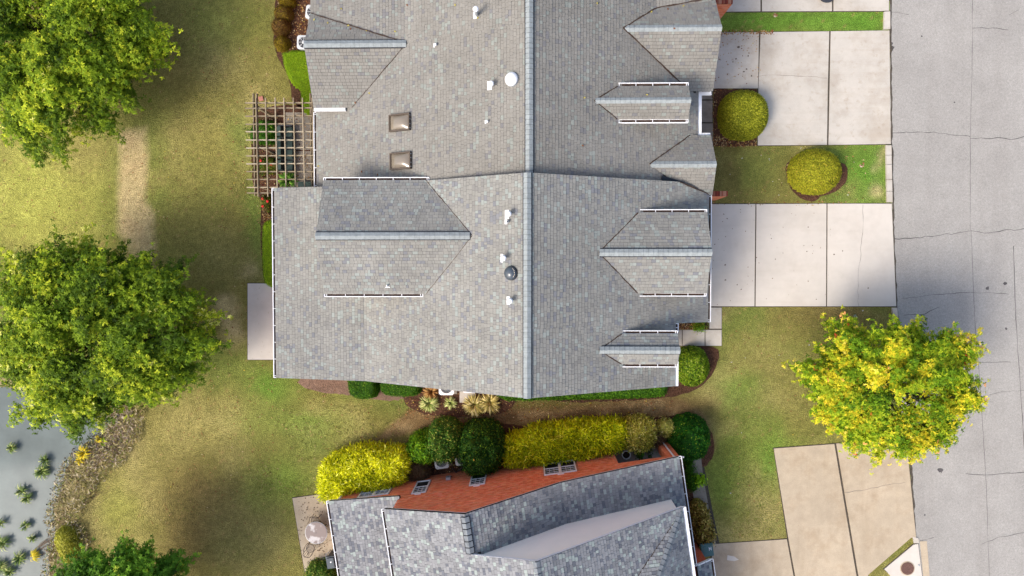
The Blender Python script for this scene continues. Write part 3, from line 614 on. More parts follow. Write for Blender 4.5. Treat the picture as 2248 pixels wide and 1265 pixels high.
for yy, y2 in ((8.23, 10.63), (12.2, 10.63)): k = MB(); k.bar((8.59, yy, (4.4 if yy < 9 else 4.9)-.2), (8.59, y2, 5.89-.2), .03, .12); up.part(k, 'barge_board', M['white'])
for yy in (3.42, 6.2): k = MB(); k.bar((8.56, yy, 4.33-.2), (8.56, 4.72, 5.32-.2), .03, .12); up.part(k, 'barge_board', M['white'])

# ---- lower house (rotated)
TH = math.radians(8.4); UU = Vector((math.cos(TH), math.sin(TH), 0)); VV = Vector((math.sin(TH), -math.cos(TH), 0)); R0 = Vector((-2.66, -10.63, 0))
def Lw(s, v, z): return R0+UU*s+VV*v+Vector((0, 0, z))
low = House('brick_house', tuple(Lw(1.5, 5, 0)), 'lower orange-brick house with bluish mottled shingle roof and white siding gable', 'house', pal_low)
vE = 12.
low.facet([Lw(-4.01, 0, 5.05), Lw(0, 0, 7.27), Lw(0, 1.8, 7.27), Lw(-4.01, 1.8, 5.05)], VV); low.facet([Lw(-4.01, 1.8, 5.05), Lw(2.84, 1.8, 8.842), Lw(2.84, vE, 8.842), Lw(-4.01, vE, 5.05)], VV)
low.facet([Lw(-7.36, 0, 2.6), Lw(-3.6, 0, 3.43), Lw(-3.6, vE, 3.43), Lw(-7.36, vE, 2.6)], VV)
low.facet([Lw(0, 0, 7.27), Lw(4.33, 0, 4.82), Lw(4.33, 2.2, 4.82), Lw(0, 2.2, 7.27)], VV); low.facet([Lw(4.33, 0, 4.82), Lw(10.19, 0, 3.4), Lw(10.19, 2.2, 3.4), Lw(4.33, 2.2, 4.82)], VV)
low.facet([Lw(8.9, 2.2, 3.4+.2426*1.29), Lw(10.19, 2.2, 3.4), Lw(10.19, 5.5, 3.4), Lw(8.9, 5.5, 3.4+.2426*1.29)], VV)
low.facet([Lw(2.84, 1.8, 8.842), Lw(9.71, 1.8, 5.16), Lw(9.71, vE, 5.16), Lw(2.84, vE, 8.842)], VV)
# hipped cross wing on the rear east slope
hv = 9.0; hs = 9.65-(.67/.9)*(hv-1.9); vs_ = 9.65-1.23*(hv-1.9)
low.facet([Lw(9.65, 1.95, 5.2), Lw(hs, hv, 5.2+.67*(hv-1.9)), Lw(vs_, hv, 5.2+.67*(hv-1.9))], UU)
low.facet([Lw(9.65, 1.95, 5.2), Lw(9.65, hv, 5.2), Lw(hs, hv, 5.2+.67*(hv-1.9))], VV)
low.ridge(Lw(9.6, 2.0, 5.24), Lw(hs, hv, 5.24+.67*(hv-1.9)), UU*.9+Vector((0, 0, 1)), Vector((0, 0, 1))-VV*.67, .14, False)
low.ridge(Lw(0, .12, 7.27), Lw(0, 1.75, 7.27), -UU*.553+Vector((0, 0, 1)), UU*.56+Vector((0, 0, 1)), .15); low.ridge(Lw(2.84, 1.82, 8.842), Lw(2.84, vE, 8.842), -UU*.553+Vector((0, 0, 1)), UU*.54+Vector((0, 0, 1)), .14, False)
k = MB(); k.extr([Lw(.0, 1.95, 7.1), Lw(4.33, 1.95, 4.7), Lw(9.5, 1.95, 3.4), Lw(9.5, 1.95, 5.1), Lw(2.84, 1.95, 8.68)], VV*.2); low.part(k, 'siding_wall', M['siding'])
for a_, b_ in (((2.84, 1.8, 8.75), (9.71, 1.8, 5.07)), ((0, 1.8, 7.2), (2.84, 1.8, 8.75)), ((-4.01, .02, 4.9), (0, .02, 7.12)), ((0, .02, 7.12), (4.33, .02, 4.67)), ((4.33, .02, 4.67), (10.19, .02, 3.25)), ((-7.36, .02, 2.45), (-3.7, .02, 3.28))):
    k = MB(); k.bar(Lw(*a_), Lw(*b_), .025, .13); low.part(k, 'barge_board', M['white'])
wv = .16      # brick face plane
def WP(px, py, v=wv):
    r = ROT @ Vector((px-1124, 632.5-py, -F)); o = Vector((0, 0, H)); t = ((Lw(0, v, 0)-o).dot(VV))/r.dot(VV); q = o+r*t
    return ((q-R0).dot(UU), q.z)
sPor = WP(1350, 1008)[0]; sEnd = 9.9
def topz(s):
    if s < -3.72: return 2.6+.22*(s+7.36)-.13
    if s < 0: return 7.27+.5536*s-.14
    if s < 4.33: return 7.27-.566*s-.14
    return 4.82-.2423*(s-4.33)-.14
porz = 2.55
k = MB(); prof = [(-6.95, 0), (sPor, 0), (sPor, porz), (sEnd, porz), (sEnd, topz(sEnd)), (4.33, topz(4.33)), (0, topz(0)), (-3.715, topz(-3.715)), (-3.725, topz(-3.73)), (-6.95, topz(-6.95))]
k.extr([Lw(a, wv+.02, b) for a, b in prof], VV*.25); low.part(k, 'brick_wall', M['mortar'])
k = MB(); k.extr([Lw(-6.95, .5, 0), Lw(sPor, .5, 0), Lw(sPor, .5, 4.0), Lw(-3.7, .5, 4.0), Lw(-3.7, .5, 3.1), Lw(-6.95, .5, 2.5)], VV*11); k.extr([Lw(sPor, 2.3, 0), Lw(sEnd-.2, 2.3, 0), Lw(sEnd-.2, 2.3, 3.2), Lw(sPor, 2.3, 4.2)], VV*9)
k.extr([Lw(sPor, 2.5, 3.2), Lw(8.9, 2.5, 3.2), Lw(8.9, 2.5, 4.8), Lw(2.84, 2.5, 8.3), Lw(-3.6, 2.5, 4.8), Lw(-3.6, 2.5, 3.2)], VV*8); low.part(k, 'inner_wall', M['mortar'])
# windows as rectangles on the wall plane
wins = []
a0 = WP(797, 1077); a1 = WP(862.6, 1068); b0 = WP(915.5, 1060.5); b1 = WP(946, 1055.5); bt = WP(901, 1085); c0 = WP(1192.7, 1020.5); c1 = WP(1260.9, 1011.2); ct = WP(1193.3, 1043.6); d0 = WP(1030, 1066); d1 = WP(1064.6, 1061)
zlo = (c0[1]+c1[1])/2; zhi = (ct[1]+bt[1])/2
print('win', a0, a1, b0, b1, bt, c0, c1, ct, d0, d1, 'sPor', sPor)
wins = [(a0[0], a1[0], 2, min(zhi, 2.25)), (b0[0], b1[0], 1, zhi), (d0[0], d1[0], 1, zhi), (c0[0], c1[0], 2, zhi)]
def boxsvz(mb, s0, s1, v0, v1, z0, z1, col=None): mb.box(Lw((s0+s1)/2, (v0+v1)/2, (z0+z1)/2), ((s1-s0)/2, (v1-v0)/2, (z1-z0)/2), (UU, VV, Vector((0, 0, 1))), col)
for s0, s1, nu, zt in wins:
    f = MB(); fw = .06
    boxsvz(f, s0, s1, wv-.05, wv+.03, zlo-.06, zlo); boxsvz(f, s0, s1, wv-.05, wv+.03, zt, zt+.07); boxsvz(f, s0, s0+fw, wv-.05, wv+.03, zlo, zt); boxsvz(f, s1-fw, s1, wv-.05, wv+.03, zlo, zt)
    if nu == 2: mc = (s0+s1)/2; boxsvz(f, mc-.07, mc+.07, wv-.045, wv+.03, zlo, zt)
    fo = low.part(f, 'window', M['white'])
    units = [(s0+fw, s1-fw)] if nu == 1 else [(s0+fw, mc-.07), (mc+.07, s1-fw)]
    for p, q in units:
        zm = zlo+(zt-zlo)*.48; k = MB(); boxsvz(k, p, q, wv+.005, wv+.015, zlo, zm); k.build('screen', M['screen'], fo)
        k = MB(); boxsvz(k, p, q, wv-.005, wv+.015, zm, zt); k.build('pane', M['pane'], fo)
        k = MB(); boxsvz(k, p, q, wv-.035, wv+.01, zm-.03, zm+.03); k.build('meeting_rail', M['white'], fo)
        k = MB()
        for i in (1, 2): x = p+(q-p)*i/3; boxsvz(k, x-.009, x+.009, wv-.02, wv-.004, zm, zt)
        for i in (1, 2): z_ = zm+(zt-zm)*i/3; boxsvz(k, p, q, wv-.02, wv-.004, z_-.012, z_+.012)
        k.build('muntins', M['white'], fo)
for (s0, s1, nu, zt) in wins[1:]:
    k = MB(); mc = (s0+s1)/2; k.extr([Lw(mc-.07, wv-.05, zt+.12), Lw(mc+.07, wv-.05, zt+.12), Lw(mc+.16, wv-.05, zt+.30), Lw(mc-.16, wv-.05, zt+.30)], VV*.06); low.part(k, 'keystone', M['white'])
# bricks proud of the mortar
bk = MB(); row = 0; z_ = .1
while z_ < 7.1:
    s_ = -6.95-(.105 if row % 2 else 0)
    while s_ < sEnd:
        a, b = max(s_, -6.95)+.005, min(s_+.21, sEnd)-.005; s_ += .21; mdl = (a+b)/2
        if b-a < .03 or z_+.07 > topz(a)-.0 or z_+.07 > topz(b): continue
        if mdl > sPor and z_ < porz: continue
        if any(w0-.02 < b and a < w1+.02 and zlo-.08 < z_+.06 and z_ < wt+.08 for w0, w1, _, wt in wins): continue
        c = random.choice(BR[:4] if random.random() > .12 else BR); c = tuple(x*random.uniform(.9, 1.08) for x in c); dv = random.uniform(0, .006); dv += .02 if 3.38 < z_ < 3.46 else 0
        boxsvz(bk, a, b, wv-.008-dv, wv+.02, z_, z_+.064, c)
    z_ += .075; row += 1
bwp = low.part(bk, 'brick_courses', M['brick'], 'stuff')
# porch: dark opening wall, end pillar, downspouts
k = MB(); boxsvz(k, sPor, sEnd-.2, 1.9, 2.2, 0, 3.2); low.part(k, 'porch_back_wall', M['siding'])
k = MB(); boxsvz(k, sPor+.05, sPor+.75, 1.86, 1.9, .1, 2.1); low.part(k, 'porch_door', M['screen'])
pt = WP(1470, 1003)[0]
k = MB(); boxsvz(k, pt-.1, pt+.45, wv, wv+.5, 0, 3.0); pl = low.part(k, 'porch_pillar', M['mortar'])
k = MB(); row = 0; z_ = .05
while z_ < 2.9:
    for (a, b) in ((pt-.11, pt+.1), (pt+.11, pt+.27), (pt+.28, pt+.46)): boxsvz(k, a, b-.01, wv-.012, wv+.51, z_, z_+.064, random.choice(BR[:4]))
    z_ += .075
k.build('brick_courses', M['brick'], pl, kind='stuff')
k = MB(); k.tube([Lw(pt+.17, wv-.06, .1), Lw(pt+.17, wv-.06, 3.0), Lw(pt+.6, wv-.05, 3.2)], .045, 8); low.part(k, 'downspout', M['white'])
k = MB(); k.tube([Lw(-6.98, wv-.05, .1), Lw(-6.98, wv-.05, 2.35)], .05, 8); low.part(k, 'downspout', M['white'])
ms, mz = WP(985, 1053); k = MB(); boxsvz(k, ms-.12, ms+.12, wv-.16, wv-.01, mz-.16, mz+.16); mbx = low.part(k, 'meter_box', M['metal']); k = MB(); boxsvz(k, ms-.03, ms+.03, wv-.175, wv-.161, mz-.03, mz+.03); k.build('dial', M['dark'], mbx)
low.gutter(Lw(-7.36, 0, 2.6), Lw(-7.36, vE, 2.6), -UU); low.gutter(Lw(-4.01, 0, 5.05), Lw(-4.01, vE, 5.05), -UU); low.gutter(Lw(10.19, 0, 3.4), Lw(10.19, 5.45, 3.4), UU); low.gutter(Lw(9.71, 1.82, 5.16), Lw(9.71, vE, 5.16), UU, litter=False, closed=True, w=.15)
# small entry roof at the south east
pa, pb, pc = P(1529, 1240, 3.2), P(1560, 1229, 3.0), P(1566, 1275, 3.0)
low.facet([Vector((pa.x, pa.y, 3.3)), Vector((pb.x, pb.y, 3.0)), Vector((pb.x, pb.y, 3.0))-Vector((-VV.x, -VV.y, 0))*4, Vector((pa.x, pa.y, 3.3))-Vector((-VV.x, -VV.y, 0))*4], VV)
low.gutter((pb.x, pb.y, 3.0), Vector((pb.x, pb.y, 3.0))+VV*4, UU)
k = MB(); k.bar((pa.x, pa.y, 3.24), (pb.x, pb.y, 2.94), .05, .16); low.part(k, 'barge_board', M['white'])
k = MB(); q0 = Vector((pa.x, pa.y, 0))+VV*.25-UU*.3; k.prism([(q.x, q.y) for q in (q0, q0+UU*1.0, q0+UU*1.0+VV*3, q0+VV*3)], 0, 2.85); low.part(k, 'entry_wall', M['brick']) if False else low.part(k, 'entry_wall', mat('plain_brick', C(214, 104, 74, 1.2), noise=[(12, .2, 2)]))
for h_ in (mid, up, low): h_.finish()
def valley(h, a, b, w=.045):
    a = Vector(a); b = Vector(b); a = a+Vector((0, 0, .05)); b = b+Vector((0, 0, .05)); d = (b-a).normalized(); sd = d.cross(Vector((0, 0, 1))).normalized(); n = max(4, int((b-a).length/.2)); k = MB(); vs = []
    for i in range(n+1):
        p = a.lerp(b, i/n)+sd*random.uniform(-.012, .012); ww = w*random.uniform(.55, 1.3)/2; vs += [p+sd*ww, p-sd*ww]
    k.add(vs, [(2*i, 2*i+1, 2*i+3, 2*i+2) for i in range(n)]); h.part(k, 'valley_debris', M['litter'])
for ys_ in (2.48, -1.09): valley(mid, (3.14, .69, 6.88), (4.95, ys_, 6.06))
for ys_ in (-2.87, -4.20): valley(mid, (3.16, -3.535, 6.87), (4.2, ys_, 6.42))
valley(mid, (cgx1, cgy, 7.0), (-4.5, 3.97, 5.82), .03); valley(mid, (cgx1, cgy, 7.0), (-4.5, -1.13, 5.82), .02); valley(mid, (7.0, 3.93, Em(7.)), (8.5, 3.46, Em(8.5)), .06)
valley(up, (4.29, 10.63, 5.89), (7.55, 8.23, 4.41), .06); valley(up, (4.29, 10.63, 5.89), (5.86, 11.75, 5.18), .06); valley(up, (5.86, 11.75, 5.18), (8.5, 12.3, 4.93), .06); valley(up, (5.57, 4.72, 5.33), (7.62, 6.2, 4.37), .05)
for ys_ in (8.04, 6.60): valley(up, (2.97, 7.31, 6.5), (4.02, ys_, 6.04))
valley(up, (-5.5, 10.3, 5.17), (-10.1, 11.97, 4.33), .05); valley(up, (-5.5, 10.2, 5.17), (-8.3, 7.68, 3.86), .025)
valley(low, Lw(9.6, 2.0, 5.2), Lw(vs_, hv, 5.2+.67*(hv-1.9)), .04)

# brick wing walls with header course on top
def wingwall(pxl, pxr, py, top, thick, label, north=0):
    a = P(pxl, py, top); b = P(pxr, py, top); a.x -= .5
    root = thing('wing_wall', ((a.x+b.x)/2, a.y, 0), label, 'brick wall')
    k = MB(); k.box(((a.x+b.x)/2, a.y+thick/2, (top-.12)/2), ((b.x-a.x)/2-.02, thick/2-.02, (top-.12)/2)); k.build('mortar_core', M['mortar'], root)
    k = MB(); z_ = .02; r = 0
    while z_ < top-.14:
        x = a.x-(.1 if r % 2 else 0)
        while x < b.x-.02:
            x2 = min(x+.21, b.x)
            for yy, sg in ((a.y, 1), (a.y+thick, -1)): k.box(((max(x, a.x)+x2)/2, yy+sg*.02, z_+.032), ((x2-max(x, a.x))/2-.005, .028, .032), col=random.choice(BR))
            x += .21
        z_ += .075; r += 1
    k.build('brick_courses', M['brick'], root, kind='stuff')
    n = int((b.x-a.x)/.078)
    for i in range(n):
        k = MB(); k.box((b.x-.036-i*.078, a.y+thick/2, top-.06), (.032, thick/2+.015, .06), col=random.choice([C(196, 118, 92), C(176, 84, 66), C(150, 74, 62), C(222, 160, 130)])); k.build('brick', M['brick'], root)
wingwall(1560, 1598, 430, 2.3, .22, 'short red brick wing wall between the middle driveway and the lawn strip with round shrub'); wingwall(1580, 1609, 7, 2.25, .45, 'tall red brick wing wall at the top edge beside the narrow lawn strip')
print('structures done')
#PART2
# ------------------------------------------------------------------ things on the roofs
def RP(px, py):
    r = ROT @ Vector((px-1124, 632.5-py, -F)); o = Vector((0, 0, H)); best = None
    for f in FAC:
        t = (f.o-o).dot(f.n)/r.dot(f.n); q = o+r*t
        if inpoly((q.x, q.y), f.plan) and (best is None or q.z > best[0].z): best = (q, f)
    return best
def frame_of(f): return f.u, f.v, f.n
def roofvent(px, py, label, rad=.11, h=.42, plate=(.3, .26), hood=True):
    q, f = RP(px, py); root = thing('roof_vent', q, label, 'roof vent', 'vents on the roofs')
    u, v, n = frame_of(f); k = MB(); k.box(q+n*.036+v*-.07, (plate[0]*.62, plate[1]*.36, .006), (u, v, n)); k.build('flashing', M['white'], root)
    k = MB(); k.lathe(q+Vector((0, 0, -.05)), [(rad*.72, 0), (rad*.72, h), (rad*.6, h)], 14); k.build('pipe', M['metal'], root)
    if hood:
        k = MB(); k.lathe(q, [(rad*.9, h-.07), (rad*1.12, h-.05), (rad*1.12, h-.01), (rad*.8, h+.05), (rad*.2, h+.075)], 16); k.build('cap', M['white'], root, smooth=False)
    else:
        k = MB(); k.lathe(q, [(rad*.45, h-.04), (rad*.45, h-.035)], 12); k.build('pipe_opening', M['dark'], root)
    return root
roofvent(1047, 34, 'tall white capped roof vent nearest the top edge, on the upper roof', h=.75, plate=(.22, .24)); roofvent(1079, 188, 'white capped roof vent left of the white round dome', h=.35, plate=(.3, .3))
roofvent(957, 100, 'small white roof vent halfway between the ridge and the upper cross gable', rad=.055, h=.16, plate=(.14, .09)); roofvent(1070, 268, 'small white roof vent to the right of the upper skylight', rad=.05, h=.14, plate=(.12, .09))
roofvent(1117, 471, 'white capped roof vent paired with an open black pipe, near the tallest ridge', h=.42); roofvent(1115, 487, 'open black-mouthed pipe below the uppermost vent of the middle roof', rad=.075, h=.28, plate=(.16, .16), hood=False)
roofvent(1106, 567, 'white capped roof vent just above the dark round dome', h=.42, plate=(.28, .16)); roofvent(1120, 660, 'white capped roof vent below the dark round dome', h=.42, plate=(.28, .2)); roofvent(851, 627, 'tiny white flat vent low on the left cross gable of the middle roof', rad=.04, h=.12, plate=(.17, .05))
def rounddome(px, py, r, m, label, dark=False):
    q, f = RP(px, py); root = thing('sun_tube', q, label, 'skylight'); u, v, n = frame_of(f)
    def ring(mb, prof, seg=24):
        vs = []; fs = []
        for rr, z in prof: vs += [q+u*rr*math.cos(2*math.pi*j/seg)+v*rr*math.sin(2*math.pi*j/seg)+n*z for j in range(seg)]
        for i in range(len(prof)-1): fs += [(i*seg+j, i*seg+(j+1) % seg, (i+1)*seg+(j+1) % seg, (i+1)*seg+j) for j in range(seg)]
        fs.append(tuple((len(prof)-1)*seg+j for j in range(seg))); mb.add(vs, fs)
    k = MB(); ring(k, [(r*1.08, 0), (r*1.04, .1), (r*.98, .12)]); k.build('curb_ring', M['dark'] if dark else M['metal'], root)
    k = MB(); ring(k, [(r, .12), (r*.93, .17), (r*.75, .24), (r*.45, .29), (r*.12, .31)]); k.build('dome', m, root, smooth=True)
    if dark:
        k = MB()
        for i in range(26):
            a = random.uniform(-1.1, 1.0); rr = r*random.uniform(.45, .92); k.box(q+u*rr*math.sin(a)*.9+v*rr*math.cos(a)+n*(.18+.14*(1-rr/r)), (random.uniform(.01, .03), random.uniform(.01, .025), .006), (u, v, n))
        k.build('dried_leaves', M['rock'], root, kind='stuff')
rounddome(1125, 175, .29, M['white'], 'white round dome on the upper roof beside the ridge'); rounddome(1123, 600, .29, mat('smoked_dome', C(84, 94, 104), rough=.25, spec=.6, noise=[(4, .15, 3)]), 'dark smoked round dome on the middle roof with dry leaves on it', True)
def skylight(px, py, label):
    q, f = RP(px, py); root = thing('skylight', q, label, 'skylight', 'bronze domed skylights'); u, v, n = frame_of(f); a, b = .36, .54
    k = MB()
    for s_ in (-1, 1): k.box(q+u*s_*a+n*.08, (.03, b+.03, .09), (u, v, n)); k.box(q+v*s_*b+n*.08, (a-.03, .03, .09), (u, v, n))
    k.build('frame', M['bronze'], root)
    k = MB(); N_ = 8; vs = []; fs = []
    for i in range(N_+1):
        for j in range(N_+1):
            x = -1+2*i/N_; y = -1+2*j/N_; hgt = .11+.13*(1-abs(x)**3.)*(1-abs(y)**3.); vs.append(q+u*x*(a-.035)+v*y*(b-.035)+n*hgt)
    for i in range(N_):
        for j in range(N_): fs.append((i*(N_+1)+j, (i+1)*(N_+1)+j, (i+1)*(N_+1)+j+1, i*(N_+1)+j+1))
    if (vs[1]-vs[0]).cross(vs[N_+1]-vs[0]).dot(n) > 0: fs = [t[::-1] for t in fs]
    k.add(vs, fs); k.build('dome', M['dome'], root, smooth=True)
    k = MB()
    for s_ in (-.8, -.3, .3, .8): k.box(q+u*s_*a+v*(b+.035)+n*.1, (.02, .012, .03), (u, v, n))
    k.build('clip', M['metal'], root, kind='stuff')
skylight(880, 270, 'bronze-framed domed skylight on the upper roof, the one farther from the middle townhouse'); skylight(882, 354, 'bronze-framed domed skylight on the upper roof, the one nearer the middle townhouse')

# ------------------------------------------------------------------ leaves and plants
def leafquads(Pn, Nn, L, Wd, rg):
    n = len(Pn); a = rg.normal(size=(n, 3)); a -= Nn*(a*Nn).sum(1, keepdims=True); a /= np.linalg.norm(a, axis=1, keepdims=True)+1e-9
    return dirquads(Pn, a, Nn, L, Wd)
def dirquads(Pn, a, Nn, L, Wd):
    b = np.cross(Nn, a); b /= np.linalg.norm(b, axis=1, keepdims=True)+1e-9; L = np.asarray(L).reshape(-1, 1); Wd = np.asarray(Wd).reshape(-1, 1)
    V = np.stack([Pn-a*L/2, Pn-b*Wd/2, Pn+a*L/2, Pn+b*Wd/2], 1).reshape(-1, 3); Fq = np.arange(len(V)).reshape(-1, 4); return V, Fq
def cols_of(pal, n, rg, jit=.12):
    w = np.array([p[0] for p in pal], float); w /= w.sum(); C_ = np.array([p[1] for p in pal]); i = rg.choice(len(pal), n, p=w)
    return C_[i]*(1+rg.uniform(-jit, jit, (n, 1)))
def Lf(*c): return C(*c, .92)
def unit(a): return a/(np.linalg.norm(a, axis=1, keepdims=True)+1e-9)
def tree(name, px, py, zc, rx, ry, rz, pal, label, cat, group=None, npuff=150, per=75, leaf=.17, seed=1, lean=(0, 0), puff=.85, rimpal=None, lobes=()):
    rg = np.random.default_rng(seed); c = P(px, py, zc); base = Vector((c.x+lean[0], c.y+lean[1], 0)); root = thing(name, base, label, cat, group)
    d = unit(rg.normal(size=(npuff, 3))); d[:, 2] = np.abs(d[:, 2])**.8*np.where(rg.random(npuff) < .22, -.5, 1); d = unit(d)
    ang = np.arctan2(d[:, 1], d[:, 0]); ph = rg.uniform(0, 6.28, 4)
    out = 1+.09*np.sin(3*ang+ph[0])+.06*np.sin(5*ang+ph[1])+.05*np.sin(8*ang+ph[2])
    for a0, am, wd in lobes: out += am*np.exp(-((((ang-a0+np.pi) % (2*np.pi))-np.pi)/wd)**2)
    rr = rg.uniform(.5, 1, npuff)**.5; pc = np.array(c)+d*np.array([rx-puff*.4, ry-puff*.4, rz])*rr[:, None]*np.stack([out, out, np.ones(npuff)], 1)
    # trunk and limbs
    k = MB(); k.tube([base+Vector((0, 0, -.05)), base+Vector((.05, .02, zc*.3)), base.lerp(c, .7)+Vector((0, 0, zc*.25)), Vector((c.x, c.y, zc+rz*.1))], [.24, .18, .10, .03], 10)
    k.build('trunk', M['bark'], root, smooth=True)
    k = MB()
    for i in range(0, npuff, 2):
        e = Vector(pc[i]); t = random.uniform(.25, .8); s0 = Vector((base.x+(c.x-base.x)*t, base.y+(c.y-base.y)*t, zc*.45+t*rz*.7)); m_ = s0.lerp(e, .5)+Vector((0, 0, .25)); k.tube([s0, m_, e], [.06, .04, .012], 5, cap=False)
    k.build('limbs', M['bark'], root, kind='stuff')
    # leaf bunches
    nb = npuff*per; pi = np.repeat(np.arange(npuff), per); rad = unit(pc-np.array([c.x, c.y, zc-rz*.5]))[pi]
    rh = rad*np.array([1, 1, .25]); rh = unit(rh); tg = unit(np.cross(rh, np.array([0, 0, 1.]))); a1 = rg.normal(size=(nb, 1)); wdt = .34*(1.25-.4*np.clip(a1, -1, 2))
    off = rh*a1*puff*.66+tg*rg.normal(size=(nb, 1))*puff*np.clip(wdt, .12, .6)+np.array([0, 0, 1.])*(rg.normal(size=(nb, 1))*puff*.17-np.clip(a1, 0, 3)**2*puff*.07)
    bp = pc[pi]+off
    nrm = unit(rad*.45+np.array([0, 0, .75])+rg.normal(size=(nb, 3))*.38)
    t1 = unit(np.cross(nrm, rg.normal(size=(nb, 3)))); t2 = np.cross(nrm, t1); Vs, Cs = [], []
    pp = rg.uniform(.86, 1.12, npuff); sp = sorted(pal, key=lambda p_: sum(p_[1])); cw = np.cumsum([p_[0] for p_ in sp])/sum(p_[0] for p_ in sp)
    tq = np.clip(.60*rg.random(npuff)[pi]+.42*rg.random(nb)-.01, 0, .999); bc = np.array([p_[1] for p_ in sp])[np.searchsorted(cw, tq)]*pp[pi][:, None]*rg.uniform(.88, 1.12, (nb, 1))
    if rimpal is not None: rim = (np.linalg.norm((bp-np.array(c))[:, :2]/np.array([rx, ry]), axis=1) > rg.uniform(.85, 1.35, nb)); bc = np.where(rim[:, None], cols_of(rimpal, nb, rg), bc)
    for q in range(5):
        th = q*2*np.pi/5+rg.uniform(-.4, .4, nb); a = t1*np.cos(th)[:, None]+t2*np.sin(th)[:, None]; a = unit(a-nrm*rg.uniform(-.1, .5, (nb, 1))); L = leaf*rg.uniform(.65, 1.25, nb)
        n2 = unit(nrm+rg.normal(size=(nb, 3))*.35); n2 = unit(n2-a*(a*n2).sum(1, keepdims=True)); V_, _ = dirquads(bp+a*(L*.5)[:, None], a, n2, L, L*.46); Vs.append(V_); Cs.append(bc*rg.uniform(.85, 1.15, (nb, 1)))
    V_ = np.vstack(Vs); npmesh('crown', V_, np.arange(len(V_)).reshape(-1, 4), M['leaf'], np.repeat(np.vstack(Cs), 4, 0), root, 'stuff'); return root
oak = [(2.6, Lf(172, 182, 44)), (4.0, Lf(118, 140, 28)), (4.0, Lf(76, 100, 20)), (.9, Lf(212, 212, 108)), (1.3, Lf(48, 66, 18))]
tree('oak_tree', 104, 92, 4.0, 5.35, 5.1, 2.6, oak, 'large green leafy tree at the top left corner of the lawn', 'tree', 'lawn trees', 300, 115, .14, 3, puff=.72)
tree('oak_tree', 212, 732, 3.9, 5.05, 4.85, 2.5, oak, 'large yellow-green leafy tree overhanging the pond end', 'tree', 'lawn trees', 300, 115, .14, 4, puff=.72, lobes=[(0, .08, .5), (-1.15, -.17, .5)])
tree('maple_tree', 284, 1335, 4.4, 3.3, 3.3, 2.4, [(3, Lf(102, 142, 36)), (4, Lf(74, 114, 28)), (2, Lf(52, 86, 26)), (1, Lf(156, 170, 50)), (.01, Lf(220, 140, 40))], 'rounded dark green tree cut by the bottom edge near the pond', 'tree', 'lawn trees', 240, 105, .125, 5, puff=.55)
mp = [(3.4, Lf(200, 186, 42)), (3.6, Lf(148, 164, 32)), (3.4, Lf(98, 130, 22)), (1.7, Lf(60, 90, 18)), (.6, Lf(222, 204, 80)), (.12, Lf(226, 160, 96)), (.02, Lf(190, 70, 44))]
tree('maple_tree', 1942, 842, 3.9, 3.95, 3.3, 2.5, mp, 'yellow-green autumn maple between the lawn and the street', 'tree', None, 215, 120, .12, 6, puff=.52, rimpal=[(5, Lf(176, 182, 40)), (2.4, Lf(212, 190, 70)), (.25, Lf(226, 156, 96)), (.05, Lf(186, 66, 44))], lobes=[(-.12, .17, .28), (-1.1, .08, .3), (2.9, -.10, .4)])

